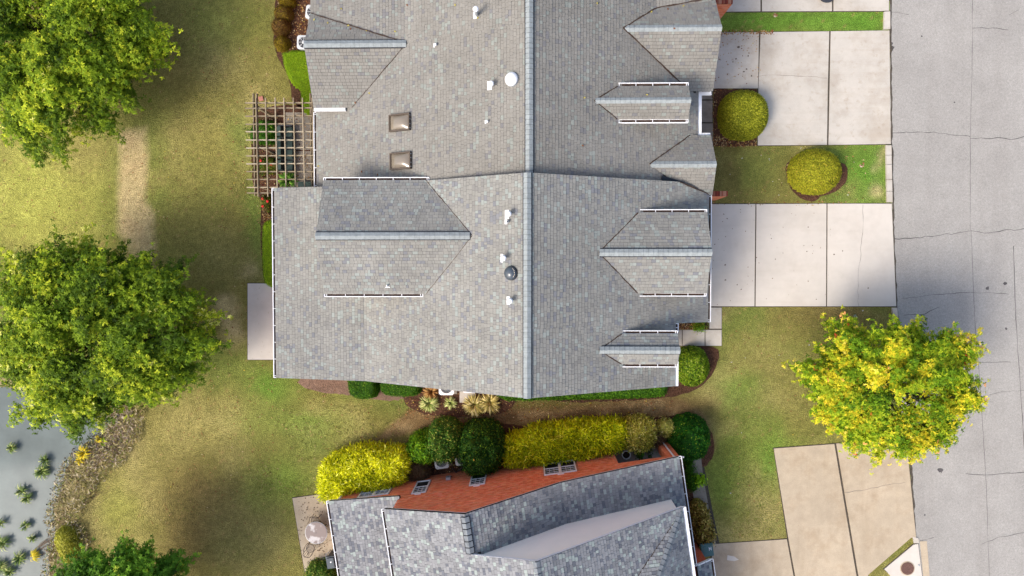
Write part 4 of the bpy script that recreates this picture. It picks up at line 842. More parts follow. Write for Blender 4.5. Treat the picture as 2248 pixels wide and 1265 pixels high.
def shrub(name, outline, h, pal, label, cat, group=None, leaf=.07, dens=900, w=.5, lump=.08, asp=.5, seed=None, spiky=0, k=2, core=None, pw=2.4):
    """clipped or loose shrub grown over a plan outline given in photo pixels"""
    rg = np.random.default_rng(seed or int(abs(hash(label)) % 9999) if seed else len(label)*7+len(WO))
    poly = smoothpoly(PX(outline, h*.6), k) if k else PX(outline, h*.6); pl = [(p.x, p.y) for p in poly]; xs = [p[0] for p in pl]; ys = [p[1] for p in pl]; cx, cy = (min(xs)+max(xs))/2, (min(ys)+max(ys))/2
    root = thing(name, (cx, cy, 0), label, cat, group)
    def prof(x, y):
        d = np.clip((-sdist(x, y, pl)+(fbm(x, y, 2.6, 66)-.45)*lump*(1.1 if lump < .25 else 2.0))/w, 0, 1); z = h*(1-(1-d)**pw)**(1/pw); return z*(1+(fbm(x, y, 2.2, 61)-.5)*lump*2+(fbm(x, y, 6.5, 62)-.5)*lump)
    A = (max(xs)-min(xs))*(max(ys)-min(ys)); n = int(A*dens); x = rg.uniform(min(xs), max(xs), n); y = rg.uniform(min(ys), max(ys), n); m_ = sdist(x, y, pl) < 0; x, y = x[m_], y[m_]; z = prof(x, y)
    e = .05; gx_ = (prof(x+e, y)-prof(x-e, y))/(2*e); gy_ = (prof(x, y+e)-prof(x, y-e))/(2*e); nr = unit(np.stack([-gx_, -gy_, np.ones(len(x))], 1))
    # sides
    per = sum((Vector(pl[i])-Vector(pl[(i+1) % len(pl)])).length for i in range(len(pl))); ns = int(per*h*dens*.6); si = rg.integers(0, len(pl), ns*2); t = rg.random(ns*2); P0 = np.array(pl); a = P0[si]; b = P0[(si+1) % len(pl)]; ln = np.linalg.norm(b-a, axis=1); keep = rg.random(ns*2) < ln/ln.max(); a, b, t = a[keep], b[keep], t[keep]
    q = a+(b-a)*t[:, None]; ed = unit(b-a); no = np.stack([ed[:, 1], -ed[:, 0]], 1); no *= np.sign(((q-np.array([cx, cy]))*no).sum(1, keepdims=True)); zz = rg.uniform(.02, h*.9, len(q)); q = q-no*(w*(1-(1-(zz/h)**pw)**(1/pw)))[:, None]
    Pn = np.vstack([np.stack([x, y, z], 1), np.stack([q[:, 0], q[:, 1], zz], 1)]); Nn = np.vstack([nr, np.stack([no[:, 0], no[:, 1], np.full(len(q), .3)], 1)])
    Nn = unit(Nn+rg.normal(size=Pn.shape)*.38); Pn = Pn+Nn*rg.normal(size=(len(Pn), 1))*(.03+lump*(.12 if lump < .25 else .32)); L = leaf*rg.uniform(.6, 1.3, len(Pn))
    if spiky:
        ax = unit(Nn+rg.normal(size=Pn.shape)*.7); N2 = unit(Nn-ax*(ax*Nn).sum(1, keepdims=True)+rg.normal(size=Pn.shape)*.15); N2 = unit(N2-ax*(ax*N2).sum(1, keepdims=True)); V_, F_ = dirquads(Pn+ax*L[:, None]*.3, ax, N2, L*1.7, L*asp)
    else: V_, F_ = leafquads(Pn, Nn, L, L*asp, rg)
    cl = cols_of(pal, len(Pn), rg)*(.86+.28*fbm(Pn[:, 0], Pn[:, 1], 3, 77))[:, None]
    npmesh('foliage', V_, F_, M['leaf'], np.repeat(cl, 4, 0), root, 'stuff')
    s_ = .12; gx2 = np.arange(min(xs), max(xs)+s_, s_); gy2 = np.arange(min(ys), max(ys)+s_, s_); XX, YY = np.meshgrid(gx2, gy2); ZZ = np.maximum(prof(XX, YY)-.07, -.02); mx = len(gx2)
    ij = (np.arange(len(gy2)-1)[:, None]*mx+np.arange(mx-1)[None]).ravel(); F2 = np.stack([ij, ij+1, ij+mx+1, ij+mx], 1); Vc = np.stack([XX, YY, ZZ], -1).reshape(-1, 3); F2 = F2[Vc[F2][:, :, 2].max(1) > .05]
    cc_ = np.tile(np.array(core if core else cols_of(pal, 60, rg).mean(0)*.8), (len(Vc), 1)); npmesh('inner_leaves', Vc, F2, M['leaf'], cc_, root, 'stuff', smooth=True); return root
def ell(cx, cy, rx, ry, n=14, j=.05, sq=2.0):
    out = []
    for i in range(n):
        a = 2*math.pi*i/n; c_, s_ = math.cos(a), math.sin(a); r = (abs(c_)**sq+abs(s_)**sq)**(-1/sq)*random.uniform(1-j, 1+j); out.append((cx+rx*r*c_, cy+ry*r*s_))
    return out
box = [(4, Lf(164, 166, 44)), (3, Lf(128, 134, 34)), (2, Lf(80, 92, 26)), (1, Lf(208, 206, 66))]
shrub('round_shrub', ell(1637, 249, 52, 53, 16, .02, 2.6), 1.4, box, 'squarish clipped olive-green shrub overhanging the upper driveway', 'shrub', None, .07, 1500, .75, .05)
shrub('round_shrub', ell(1796, 375, 57, 50, 16, .03), 1.15, [(4, Lf(178, 176, 48)), (3, Lf(142, 144, 36)), (2, Lf(88, 96, 28)), (.4, Lf(204, 176, 66))], 'oval clipped yellow-olive shrub with mulch ring in the street lawn strip', 'shrub', None, .07, 1500, 1.0, .08)
shrub('round_shrub', ell(1523, 806, 38, 44, 12, .05), 1.1, [(4, Lf(132, 156, 34)), (4, Lf(92, 124, 26)), (3, Lf(50, 80, 22)), (.6, Lf(190, 196, 90))], 'glossy green round shrub at the front corner of the middle house', 'shrub', None, .09, 1000, .8, .14)
brt = [(4, Lf(134, 166, 26)), (4, Lf(114, 148, 22)), (2, Lf(84, 112, 20)), (.6, Lf(170, 186, 40))]
shrub('clipped_hedge', [(621, 112), (700, 110), (720, 120), (720, 250), (668, 250), (660, 225), (662, 205), (655, 192), (640, 182), (628, 160), (621, 135)], .8, brt, 'bright green curving clipped hedge against the upper house', 'hedge', None, .05, 1800, .22, .02, k=1)
shrub('clipped_hedge', [(576, 500), (582, 486), (604, 480), (640, 480), (640, 632), (585, 632), (577, 600)], .8, brt, 'bright green clipped hedge beside the white patio slab', 'hedge', None, .05, 1800, .22, .02, k=1)
dgr = [(3, Lf(76, 122, 24)), (4, Lf(54, 96, 20)), (3, Lf(34, 66, 18)), (.5, Lf(130, 160, 50))]
shrub('clipped_hedge', [(762, 815), (829, 815), (829, 868), (812, 877), (782, 876), (764, 862)], .8, dgr, 'dark green clipped hedge, left block under the lower eave of the middle house', 'hedge', 'dark hedges along the middle house', .07, 1200, .3, .06, k=1)
shrub('clipped_hedge', [(832, 815), (926, 820), (924, 862), (905, 872), (850, 870), (834, 858)], .8, dgr, 'dark green clipped hedge, longer block beside the striped grass clumps', 'hedge', 'dark hedges along the middle house', .07, 1200, .3, .06, k=1)
shrub('clipped_hedge', [(1090, 835), (1250, 822), (1466, 815), (1466, 860), (1455, 874), (1300, 877), (1180, 880), (1090, 880)], .6, [(3, Lf(96, 140, 30)), (4, Lf(66, 112, 26)), (3, Lf(44, 78, 22))], 'long low green hedge under the right half of the lower eave', 'hedge', 'dark hedges along the middle house', .08, 1000, .3, .08, k=1)
obr = [(3, Lf(150, 130, 34)), (3, Lf(116, 98, 32)), (2, Lf(78, 62, 28))]
obn = [(3, Lf(128, 96, 52)), (3, Lf(100, 74, 40)), (2, Lf(70, 52, 30)), (1, Lf(146, 124, 44))]
shrub('small_shrub', ell(628, 2, 18, 12), .7, obr, 'small olive-yellow shrub cut by the top edge beside the mulch', 'shrub', 'small shrubs bordering the mulch bed', .06, 1600, .35, .1)
shrub('small_shrub', ell(620, 28, 19, 18), .7, obn+obr, 'small brown and olive shrub, second from the top edge', 'shrub', 'small shrubs bordering the mulch bed', .06, 1600, .35, .12)
shrub('small_shrub', ell(614, 58, 19, 20), .7, obn, 'small brown shrub between two olive ones', 'shrub', 'small shrubs bordering the mulch bed', .06, 1600, .35, .14)
shrub('small_shrub', ell(617, 94, 16, 16), .6, obr, 'small olive-yellow shrub above the bright green hedge', 'shrub', 'small shrubs bordering the mulch bed', .06, 1600, .35, .1)
yel_ = [(5, Lf(228, 226, 40)), (4, Lf(200, 204, 26)), (2.0, Lf(130, 146, 18)), (1, Lf(244, 240, 110))]
shrub('yellow_hedge', [(706, 1060), (708, 1030), (722, 1012), (745, 1002), (775, 990), (800, 985), (850, 990), (893, 992), (898, 1010), (890, 1035), (886, 1055), (860, 1066), (820, 1070), (780, 1080), (752, 1094), (722, 1092), (708, 1082)], 1.5, yel_, 'bright yellow conifer hedge at the left end of the brick wall', 'hedge', None, .13, 1500, .45, .34, .3, spiky=1, k=1)
yg = [(4, Lf(212, 214, 30)), (5, Lf(176, 188, 20)), (2.5, Lf(112, 132, 16)), (.8, Lf(230, 226, 80))]
shrub('yellow_hedge', [(1104, 968), (1150, 958), (1180, 942), (1260, 934), (1340, 928), (1375, 928), (1370, 978), (1352, 986), (1330, 986), (1290, 1000), (1240, 1004), (1180, 1016), (1120, 1020), (1106, 1010)], 1.5, yg, 'long yellow-green conifer hedge in front of the brick wall', 'hedge', None, .13, 1500, .45, .34, .3, spiky=1, k=1)
shrub('variegated_shrub', [(1368, 926), (1400, 920), (1432, 924), (1436, 950), (1432, 975), (1415, 988), (1390, 984), (1368, 976)], 1.5, [(3, Lf(206, 196, 92)), (4, Lf(158, 160, 54)), (3, Lf(112, 104, 40)), (1, Lf(230, 220, 140))], 'cream-variegated shrub at the right end of the long yellow hedge', 'shrub', None, .10, 1100, .5, .3, .35, spiky=1)
shrub('variegated_shrub', ell(1462, 942, 17, 17), .9, [(4, Lf(206, 202, 104)), (3, Lf(150, 156, 56)), (1, Lf(230, 220, 150))], 'small pale variegated shrub above the bare twiggy patch', 'shrub', None, .09, 900, .3, .3, .4)
twig = [(3, Lf(118, 92, 66)), (3, Lf(92, 70, 50)), (2, Lf(140, 118, 90))]
shrub('bare_shrub', ell(917, 1036, 26, 26), .9, twig, 'leafless grey-brown twiggy shrub beside the bright yellow hedge', 'shrub', None, .12, 1400, .5, .15, .10, spiky=1)
shrub('bare_shrub', ell(1440, 958, 22, 24), .6, twig, 'bare brown twiggy patch beneath the small variegated shrub', 'shrub', None, .12, 1200, .5, .2, .10, spiky=1)
shrub('garden_shrub', ell(932, 985, 38, 34, 12, .08), 1.4, [(4, Lf(108, 152, 26)), (3, Lf(72, 116, 22)), (2, Lf(42, 76, 18)), (.6, Lf(170, 190, 50))], 'bright green loose shrub left of the condenser, beside the yellow hedge', 'shrub', None, .11, 900, .7, .25)
shrub('garden_shrub', ell(974, 972, 38, 44, 12, .08), 1.9, [(3, Lf(92, 134, 46)), (3, Lf(60, 100, 34)), (2, Lf(40, 72, 28)), (1.2, Lf(172, 180, 84)), (.06, Lf(226, 196, 40))], 'green shrub flecked with pale and yellow leaves above the condenser', 'shrub', None, .11, 1000, .8, .3)
shrub('garden_shrub', ell(1057, 988, 52, 58, 14, .07), 2.2, [(3, Lf(62, 104, 34)), (4, Lf(40, 78, 26)), (2, Lf(28, 54, 22)), (1, Lf(120, 150, 40)), (.02, Lf(210, 150, 60))], 'big dark green shrub in front of the middle brick wall window', 'shrub', None, .11, 1000, 1.0, .3)
shrub('garden_shrub', ell(1518, 966, 45, 48, 14, .06), 1.8, [(3, Lf(54, 116, 30)), (4, Lf(34, 84, 24)), (2, Lf(24, 58, 22)), (.5, Lf(130, 160, 40))], 'round deep green shrub at the porch corner of the brick house', 'shrub', None, .09, 1200, .9, .2)
shrub('foundation_shrub', [(1506, 1010), (1520, 1005), (1526, 1040), (1530, 1075), (1516, 1080), (1508, 1050)], .5, dgr, 'narrow dark green plants between the brick house and its side walk', 'shrub', None, .09, 900, .3, .3)
shrub('foundation_shrub', ell(1534, 1056, 14, 9, 9, .15), .45, [(4, Lf(160, 196, 40)), (3, Lf(120, 160, 30))], 'small lime green sprig leaning over the side walk', 'shrub', None, .12, 600, .3, .3, .6)
shrub('bronze_shrub', [(1516, 1112), (1535, 1102), (1552, 1120), (1562, 1155), (1572, 1180), (1560, 1196), (1540, 1202), (1530, 1180)], 1.0, [(3, Lf(192, 170, 96)), (3, Lf(140, 116, 54)), (3, Lf(92, 76, 34)), (2, Lf(128, 126, 46))], 'bronze and cream leaved shrub above the teal bin', 'shrub', None, .14, 700, .5, .3, .55)
shrub('garden_shrub', ell(706, 1262, 34, 24, 10, .1), .9, [(3, Lf(120, 150, 60)), (4, Lf(70, 104, 34)), (2, Lf(44, 70, 28)), (1, Lf(190, 190, 90))], 'leafy green shrub cut by the bottom edge below the patio table', 'shrub', None, .11, 900, .6, .3)
shrub('small_plant', ell(1538, 716, 13, 10, 9, .15), .5, [(3, Lf(110, 150, 40)), (3, Lf(76, 116, 30)), (1, Lf(190, 170, 60))], 'small green and yellow plant in the narrow bed by the front walk', 'plant', None, .10, 700, .3, .35, .5)
shrub('pond_shrub', [(122, 1165), (140, 1158), (158, 1172), (166, 1200), (162, 1235), (146, 1240), (130, 1215), (120, 1190)], .8, [(4, Lf(200, 194, 84)), (4, Lf(158, 158, 52)), (2, Lf(110, 114, 40))], 'pale yellow-green mounded shrub on the pond bank', 'shrub', None, .08, 1400, .5, .15)
for i, (l, lab, pal_) in enumerate([([(548, 276), (575, 268), (606, 276), (606, 308), (575, 318), (550, 306)], 'green leafy plants under the upper left part of the pergola', dgr), ([(552, 350), (590, 345), (612, 362), (600, 382), (560, 380)], 'rose bush with a red bloom under the pergola', obn+dgr), ([(576, 425), (596, 430), (604, 462), (580, 468)], 'rose bush with red blooms outside the corner of the middle house', obn+dgr)]):
    s_ = shrub('rose_bush' if i else 'leafy_plant', l, .7, pal_, lab, 'shrub', None, .09, 500, .4, .5, .5)
    if i:
        c = PX(l, .75); cen = sum(c, Vector())/len(c)
        for t in range(2 if i == 1 else 3):
            k = MB(); p = (P(596, 363, .8) if i == 1 and t == 0 else cen+Vector((random.uniform(-.3, .3), random.uniform(-.35, .35), .05))); k.lathe(p, [(.02, 0), (.055, .02), (.07, .06), (.03, .08)], 8); k.build('rose', M['petal'], s_)

def tuft(px, py, n, L, h, pal, label, cat='plant', group=None, name='grass_tuft', z0=0., wd=.035, spread=1., squash=(1, 1), dirb=None):
    rg = np.random.default_rng(n+int(px)); c = P(px, py, z0); root = thing(name, c, label, cat, group); Vs = []; Cs = []
    a = rg.uniform(0, 6.28, n) if dirb is None else rg.normal(dirb[0], dirb[1], n); l = L*rg.uniform(.5, 1.1, n); hh = h*rg.uniform(.6, 1.2, n); r0 = rg.uniform(0, .12, n)*L
    d = np.stack([np.cos(a)*squash[0], np.sin(a)*squash[1], np.zeros(n)], 1); s = np.stack([-np.sin(a), np.cos(a), np.zeros(n)], 1)*wd/2
    b0 = np.array(c)+d*r0[:, None]; pts = []
    for t, zz in ((0, 0), (.35, .85), (.7, 1.0), (1, .62)): pts.append(b0+d*(l*t)[:, None]*spread+np.stack([0*hh, 0*hh, hh*zz], 1))
    Fq = []; V_ = np.concatenate([np.stack([pts[i]-s*wf, pts[i]+s*wf], 1) for i, wf in enumerate((.7, 1, .8, .12))], 1).reshape(-1, 3)
    b = np.arange(n)*8; Fq = np.concatenate([np.stack([b+2*i, b+2*i+1, b+2*i+3, b+2*i+2], 1) for i in range(3)]); cl = np.repeat(cols_of(pal, n, rg, .2), 8, 0)
    npmesh('blades', V_, Fq, M['leaf'], cl, root, 'stuff'); return root
pale = [(4, Lf(196, 200, 130)), (4, Lf(150, 162, 84)), (2, Lf(104, 124, 60)), (1, Lf(224, 214, 150))]
tuft(943, 884, 260, .52, .35, pale, 'pale green striped grass clump left of the white condenser', 'plant', 'striped grass clumps'); tuft(990, 884, 120, .36, .28, pale, 'smallest striped grass clump, below the white condenser', 'plant', 'striped grass clumps')
straw_ = [(3, Lf(206, 190, 120)), (4, Lf(168, 152, 84)), (3, Lf(122, 116, 58)), (1, Lf(236, 220, 160))]
tuft(1042, 888, 260, .62, .4, straw_, 'straw-coloured grass clump by the grey condenser pad', 'plant', 'striped grass clumps', wd=.045); tuft(1076, 882, 200, .62, .4, straw_, 'straw-coloured grass clump at the right end of the condenser bed', 'plant', 'striped grass clumps', wd=.045)
tuft(948, 858, 170, .5, .4, [(3, Lf(150, 104, 58)), (3, Lf(176, 140, 84)), (2, Lf(110, 80, 44))], 'brown dried grass clump against the dark hedge', 'plant', 'striped grass clumps', wd=.04)
pp_ = [(3, Lf(120, 140, 66)), (3, Lf(82, 104, 54)), (2, Lf(176, 180, 110)), (1, Lf(60, 78, 44))]
for i, (x, y, n, L, lab) in enumerate([(33, 981, 60, .34, 'small green water plant nearest the overhanging tree'), (98, 1032, 110, .48, 'dense green water plant nearest the muddy bank'), (105, 1008, 50, .36, 'thin green water plant just above the densest clump'), (66, 1090, 70, .4, 'yellowish water plant with pale spikes'), (52, 1076, 50, .42, 'dull green water plant just above the pale spiked one'), (62, 1150, 50, .34, 'pale thin water plant in open water'), (12, 1190, 70, .5, 'grey-green drooping water plant at the left edge'), (48, 1222, 80, .46, 'white-tipped water plant beside the yellow one'), (6, 1240, 90, .5, 'dark green water plant in the lower left corner'), (28, 1252, 60, .4, 'green water plant second from the lower left corner'), (8, 1145, 40, .36, 'sparse brown water plant at the left edge'), (78, 1178, 40, .3, 'wispy brown water plant in the shallows')]):
    tuft(x, y, n, L, .35, pp_, lab, 'water plant', 'plants standing in the pond', 'water_plant', -.18, .04)
ylw = [(4, Lf(222, 196, 50)), (3, Lf(180, 170, 60)), (1, Lf(140, 130, 50))]
tuft(74, 1220, 90, .5, .3, ylw, 'golden yellow water plant leaning toward the bank', 'water plant', 'plants standing in the pond', 'water_plant', -.18, .045, dirb=(.4, .5))
tuft(190, 992, 70, .42, .4, ylw, 'yellow plant on the upper muddy bank', 'plant', 'yellow plants on the pond bank', 'bank_plant', 0, .06); tuft(222, 962, 26, .24, .3, ylw, 'tiny yellow plant closest to the white rocks', 'plant', 'yellow plants on the pond bank', 'bank_plant', 0, .06); tuft(180, 1008, 34, .3, .3, ylw, 'small yellow plant at the water line', 'plant', 'yellow plants on the pond bank', 'bank_plant', 0, .05)
tuft(636, 398, 90, .55, .5, [(3, Lf(96, 140, 46)), (3, Lf(66, 106, 34)), (1, Lf(150, 180, 80))], 'arching green fern under the lower pergola rafters', 'plant', None, 'fern', 0, .06)
# bank vegetation, twigs and rocks
rg = np.random.default_rng(5)
def scatter(name, n, box_, pal, size=(.06, .14), z=.02, cond=None, asp=.6, mask=None, flatn=.35, zf=None):
    pts = np.array([tuple(P(rg.uniform(box_[0], box_[2]), rg.uniform(box_[1], box_[3]), z)) for _ in range(n)])
    if mask is not None: pts = pts[mask(pts[:, 0], pts[:, 1])]
    if zf: pts[:, 2] += zf(len(pts))
    N_ = unit(np.array([0, 0, 1.])+rg.normal(size=pts.shape)*flatn); L = rg.uniform(size[0], size[1], len(pts)); V_, F_ = leafquads(pts, N_, L, L*asp, rg)
    return npmesh(name, V_, F_, M['flat'], np.repeat(cols_of(pal, len(pts), rg, .2), 4, 0), kind='stuff')
lit = [(3, C(206, 168, 116)), (3, C(178, 128, 82)), (2, C(150, 96, 60)), (1, C(226, 200, 150)), (.5, C(216, 190, 80)), (.5, C(130, 60, 44))]
def ok(x, y):
    m = np.ones(len(x), bool)
    return m
bank = lambda x, y: (sdist(x, y, pond) > -.25) & (sdist(x, y, pond) < 1.9+1.2*(fbm(x, y, .8, 3)-.5))
o = scatter('bank_weeds', 17000, (60, 880, 330, 1330), [(3, C(190, 180, 108)), (3, C(214, 198, 146)), (2.4, C(158, 134, 98)), (2, C(142, 150, 74)), (2, C(234, 216, 184))], (.08, .30), .05, mask=bank, asp=.22, flatn=.9, zf=lambda n: rg.uniform(0, .22, n)); o['kind'] = 'stuff'
o = scatter('shore_debris', 3500, (90, 885, 310, 1330), [(3, C(80, 60, 44)), (3, C(54, 42, 34)), (2, C(130, 104, 80))], (.05, .16), -.10, mask=lambda x, y: (sdist(x, y, pond) > -.55) & (sdist(x, y, pond) < .45), asp=.4, zf=lambda n: rg.uniform(0, .05, n))
scatter('shore_grit', 6500, (190, 885, 320, 1060), [(3, C(226, 208, 190)), (2, C(180, 152, 132)), (1, C(130, 100, 84))], (.04, .12), .04, mask=lambda x, y: (sdist(x, y, pond) > .1) & (sdist(x, y, pond)+1.6*(fbm(x, y, .7, 15)-.5) < 1.25))
k = MB()
for i in range(26):
    x, y = random.uniform(180, 262), random.uniform(960, 1100); a = P(x, y, .08); d = Vector((math.cos(.6+random.uniform(-.3, .3)), math.sin(.6+random.uniform(-.3, .3)), 0))*random.uniform(.25, .6); k.tube([a-d, a+Vector((0, 0, .05)), a+d], .009, 4, cap=False)
for i in range(14):
    a = P(100+random.uniform(-14, 14), 1195+random.uniform(-8, 14), -.1); d = Vector((.8, .55, 0)).normalized()*random.uniform(.2, .6); k.tube([a-d, a+d+Vector((0, 0, .05))], .012, 4, cap=False)
k.build('dead_twigs', M['twig'], kind='stuff')
def rock(px, py, r, lab, m='rock', n=9, fl=.5):
    c = P(px, py, .0); root = MB(); vs = []; fs = []
    prof = [(r*1.0, 0), (r*1.05, r*fl*.5), (r*.75, r*fl), (r*.3, r*fl*1.15)]
    for rr, z in prof: vs += [c+Vector((rr*math.cos(2*math.pi*j/n)*random.uniform(.8, 1.15), rr*math.sin(2*math.pi*j/n)*random.uniform(.6, .95), z)) for j in range(n)]
    for i in range(3): fs += [(i*n+j, i*n+(j+1) % n, (i+1)*n+(j+1) % n, (i+1)*n+j) for j in range(n)]
    fs.append(tuple(3*n+j for j in range(n))); root.add(vs, fs); o = root.build('rock', M[m], origin=c); tag(o, lab, 'rock', 'pale rocks at the pond corner')
rock(258, 925, .13, 'cream rock below the black litter by the pond corner'); rock(272, 916, .15, 'larger white rock right of the black litter by the pond corner'); rock(244, 934, .09, 'small white rock at the water edge of the pond corner'); rock(238, 943, .06, 'tiny pale rock lowest at the pond corner')
k = MB(); c = P(257, 911, .06); k.box(c, (.11, .05, .03), (Vector((.95, .3, 0)), Vector((-.3, .95, 0)), Vector((0, 0, 1)))); k.box(c+Vector((0, .0, .04)), (.07, .03, .015), (Vector((.95, .3, 0)), Vector((-.3, .95, 0)), Vector((0, 0, 1)))); tag(k.build('litter_box', M['dark'], origin=c), 'small black box lying among pale stones by the pond corner', 'litter')

# ------------------------------------------------------------------ fallen leaves
scatter('fallen_leaves', 700, (330, 0, 600, 1150), lit, (.05, .12), .03, mask=lambda x, y: fbm(x, y, .3, 8) > .42)
scatter('fallen_leaves', 260, (0, 330, 600, 500), lit, (.05, .12), .03); scatter('fallen_leaves', 220, (420, 840, 1000, 1060), lit, (.05, .12), .03); scatter('fallen_leaves', 170, (1590, 680, 1960, 1180), lit+[(2, C(228, 224, 214))], (.05, .12), .03)
scatter('fallen_leaves', 120, (1568, 325, 1940, 443), lit+[(1, C(228, 224, 214))], (.05, .12), .03); scatter('fallen_leaves', 420, (610, 0, 680, 110), lit, (.05, .13), .06); scatter('fallen_leaves', 520, (560, 250, 690, 430), lit, (.05, .13), .06)
scatter('fallen_leaves', 380, (1120, 875, 1480, 925), lit, (.05, .12), .06); scatter('fallen_leaves', 420, (890, 850, 1120, 920), lit, (.05, .13), .06); scatter('fallen_leaves', 260, (1566, 300, 1660, 323), lit, (.05, .13), .06); scatter('fallen_leaves', 110, (1563, 195, 1590, 322), lit, (.05, .12), .06)
scatter('fallen_leaves', 170, (1563, 66, 1700, 76), lit, (.06, .14), .06); scatter('fallen_leaves', 90, (1570, 74, 1670, 190), lit, (.05, .10), .06); scatter('fallen_leaves', 60, (1562, 442, 1860, 452), lit, (.05, .12), .06); scatter('fallen_leaves', 50, (1562, 452, 1830, 670), [(3, C(130, 90, 60)), (2, C(90, 60, 44))], (.04, .09), .06)
scatter('fallen_leaves', 300, (576, 430, 602, 490), lit, (.05, .12), .06); scatter('fallen_leaves', 260, (655, 1090, 740, 1250), [(3, C(120, 96, 66)), (2, C(96, 72, 50))], (.04, .1), .06); scatter('fallen_leaves', 500, (900, 1000, 1100, 1070), lit, (.05, .12), .06); scatter('fallen_leaves', 200, (1480, 705, 1530, 724), lit, (.05, .12), .06)
lawnok = lambda x, y: (sdist(x, y, pond) > 1.2) & (fbm(x, y, .8, 91) > .38)
for n_, b_ in ((7000, (0, 0, 600, 1260)), (1100, (600, 890, 880, 990)), (800, (560, 1000, 700, 1090))):
    scatter('grass_tufts', n_, b_, [(3, C(172, 166, 88)), (3, C(150, 154, 72)), (1, C(128, 130, 62)), (3, C(196, 180, 118))], (.06, .16), .03, asp=.28, flatn=.7, mask=lawnok)
scatter('grass_tufts', 2200, (1600, 690, 1950, 960), [(3, C(172, 168, 88)), (3, C(150, 158, 70)), (2, C(196, 182, 118))], (.06, .16), .03, asp=.28, flatn=.7); scatter('grass_tufts', 1100, (1590, 965, 1700, 1180), [(3, C(168, 168, 82)), (3, C(140, 154, 62))], (.06, .16), .03, asp=.28, flatn=.7)
scatter('grass_tufts', 1500, (380, 20, 590, 620), [(1, C(176, 164, 100)), (1, C(140, 138, 70))], (.06, .15), .03, asp=.3, flatn=.6)
for (px, py, s_) in [(1703, 32, .16), (1892, 364, .16), (1878, 696, .22), (573, 217, 0)]:
    if s_ == 0: continue
    p = P(px, py, .03); V_ = []; N_ = 9; pts = np.array([tuple(p+Vector((random.gauss(0, s_*.45), random.gauss(0, s_*.35), random.uniform(0, .04)))) for _ in range(N_)]); nn = unit(np.array([0, 0, 1.])+rg.normal(size=pts.shape)*.3); V_, F_ = leafquads(pts, nn, np.full(N_, .13), np.full(N_, .09), rg)
    npmesh('leaf_clump', V_, F_, M['flat'], np.repeat(cols_of([(2, C(206, 170, 130)), (1, C(228, 216, 196)), (1, C(170, 110, 80))] if px != 1878 else [(1, C(150, 170, 160))], N_, rg), 4, 0), kind='stuff')
rf = []
for (x, y) in [(880, 338), (812, 205), (868, 70), (1000, 12), (1050, 40), (690, 45), (720, 52), (770, 65), (806, 68), (895, 12), (1310, 8), (1282, 215), (1278, 320), (700, 365), (795, 377), (830, 384), (765, 58), (780, 225), (750, 20), (1480, 62), (1430, 28), (1466, 22), (1500, 15), (1420, 210)]:
    q, f = RP(x, y); rf.append(q+f.n*.05)
rf = np.array([tuple(p) for p in rf]); V_, F_ = leafquads(rf, unit(np.array([0, 0, 1.])+rg.normal(size=rf.shape)*.2), np.full(len(rf), .13), np.full(len(rf), .08), rg); npmesh('roof_leaves', V_, F_, M['flat'], np.repeat(cols_of([(2, C(212, 196, 110)), (1, C(150, 100, 70))], len(rf), rg), 4, 0), kind='stuff')

# ------------------------------------------------------------------ pergola
wd_ = [C(196, 180, 152), C(182, 166, 138), C(168, 152, 126), C(204, 190, 164)]
c0 = P(560, 227, 2.7); c1 = P(688, 424, 2.7); perg = thing('pergola', ((c0.x+c1.x)/2, (c0.y+c1.y)/2, 0), 'weathered wooden lattice pergola over the upper patio', 'pergola'); zr_ = 2.62
for py in (226.4, 238.3, 255.7, 273.2, 289.5, 307.8, 325.6, 342.8, 360.2, 377, 394.3, 411.9, 424):
    a = P(539+(py-226)*.02, py, zr_); b = P(697, py, zr_); k = MB(); k.bar(a, (b.x, a.y+random.uniform(-.02, .02), zr_), .045, .13, random.choice(wd_)); k.build('rafter', M['wood'], perg)
for xa, xb_ in ((562, 567), (583, 588.4), (604.2, 609.5), (623.4, 628.7), (644, 649.5), (664, 669.5), (685, 690)):
    a = P(xa, 215, zr_+.11); b = P(xb_, 432, zr_+.11); k = MB(); k.bar(a, b, .045, .09, random.choice(wd_)); k.build('purlin', M['wood'], perg)
for xa in (561, 686):
    a = P(xa, 206, zr_-.16); b = P(xa+4, 430, zr_-.16)
    for dx in (-.1, .07): k = MB(); k.bar(a+Vector((dx, 0, 0)), b+Vector((dx, 0, 0)), .045, .18, wd_[2]); k.build('beam', M['wood'], perg)
    for t in (.12, .5, .9): p = a.lerp(b, t); k = MB(); k.bar((p.x-.01, p.y, -.05), (p.x-.01, p.y, zr_-.2), .12, .12, wd_[1], up=(1, 0, 0)); k.build('post', M['wood'], perg)
# outdoor furniture below the pergola
def cushion(mb, c, hx, hy, hz): mb.box(c, (hx, hy, hz)); mb.box(c+Vector((0, 0, hz*.9)), (hx*.92, hy*.92, hz*.35))
a = P(612, 278, .4); b = P(644, 376, .4); so = thing('garden_sofa', ((a.x+b.x)/2, (a.y+b.y)/2, 0), 'dark teal cushioned garden sofa under the pergola', 'sofa'); Ls = a.y-b.y; cx = (a.x+b.x)/2; hw = (b.x-a.x)/2
k = MB(); k.box((cx, (a.y+b.y)/2, .18), (hw, Ls/2, .1)); k.build('frame', M['dark'], so)
for i in range(4):
    y = b.y+Ls*(i+.5)/4; k = MB(); cushion(k, Vector((cx+.14, y, .34)), hw-.17, Ls/8-.04, .06); k.build('seat_cushion', M['teal'], so); k = MB(); k.box((cx-hw+.13, y, .5), (.11, Ls/8-.05, .2), (Vector((1, 0, .2)).normalized(), Vector((0, 1, 0)), Vector((-.2, 0, 1)).normalized())); k.build('back_cushion', M['teal'], so)
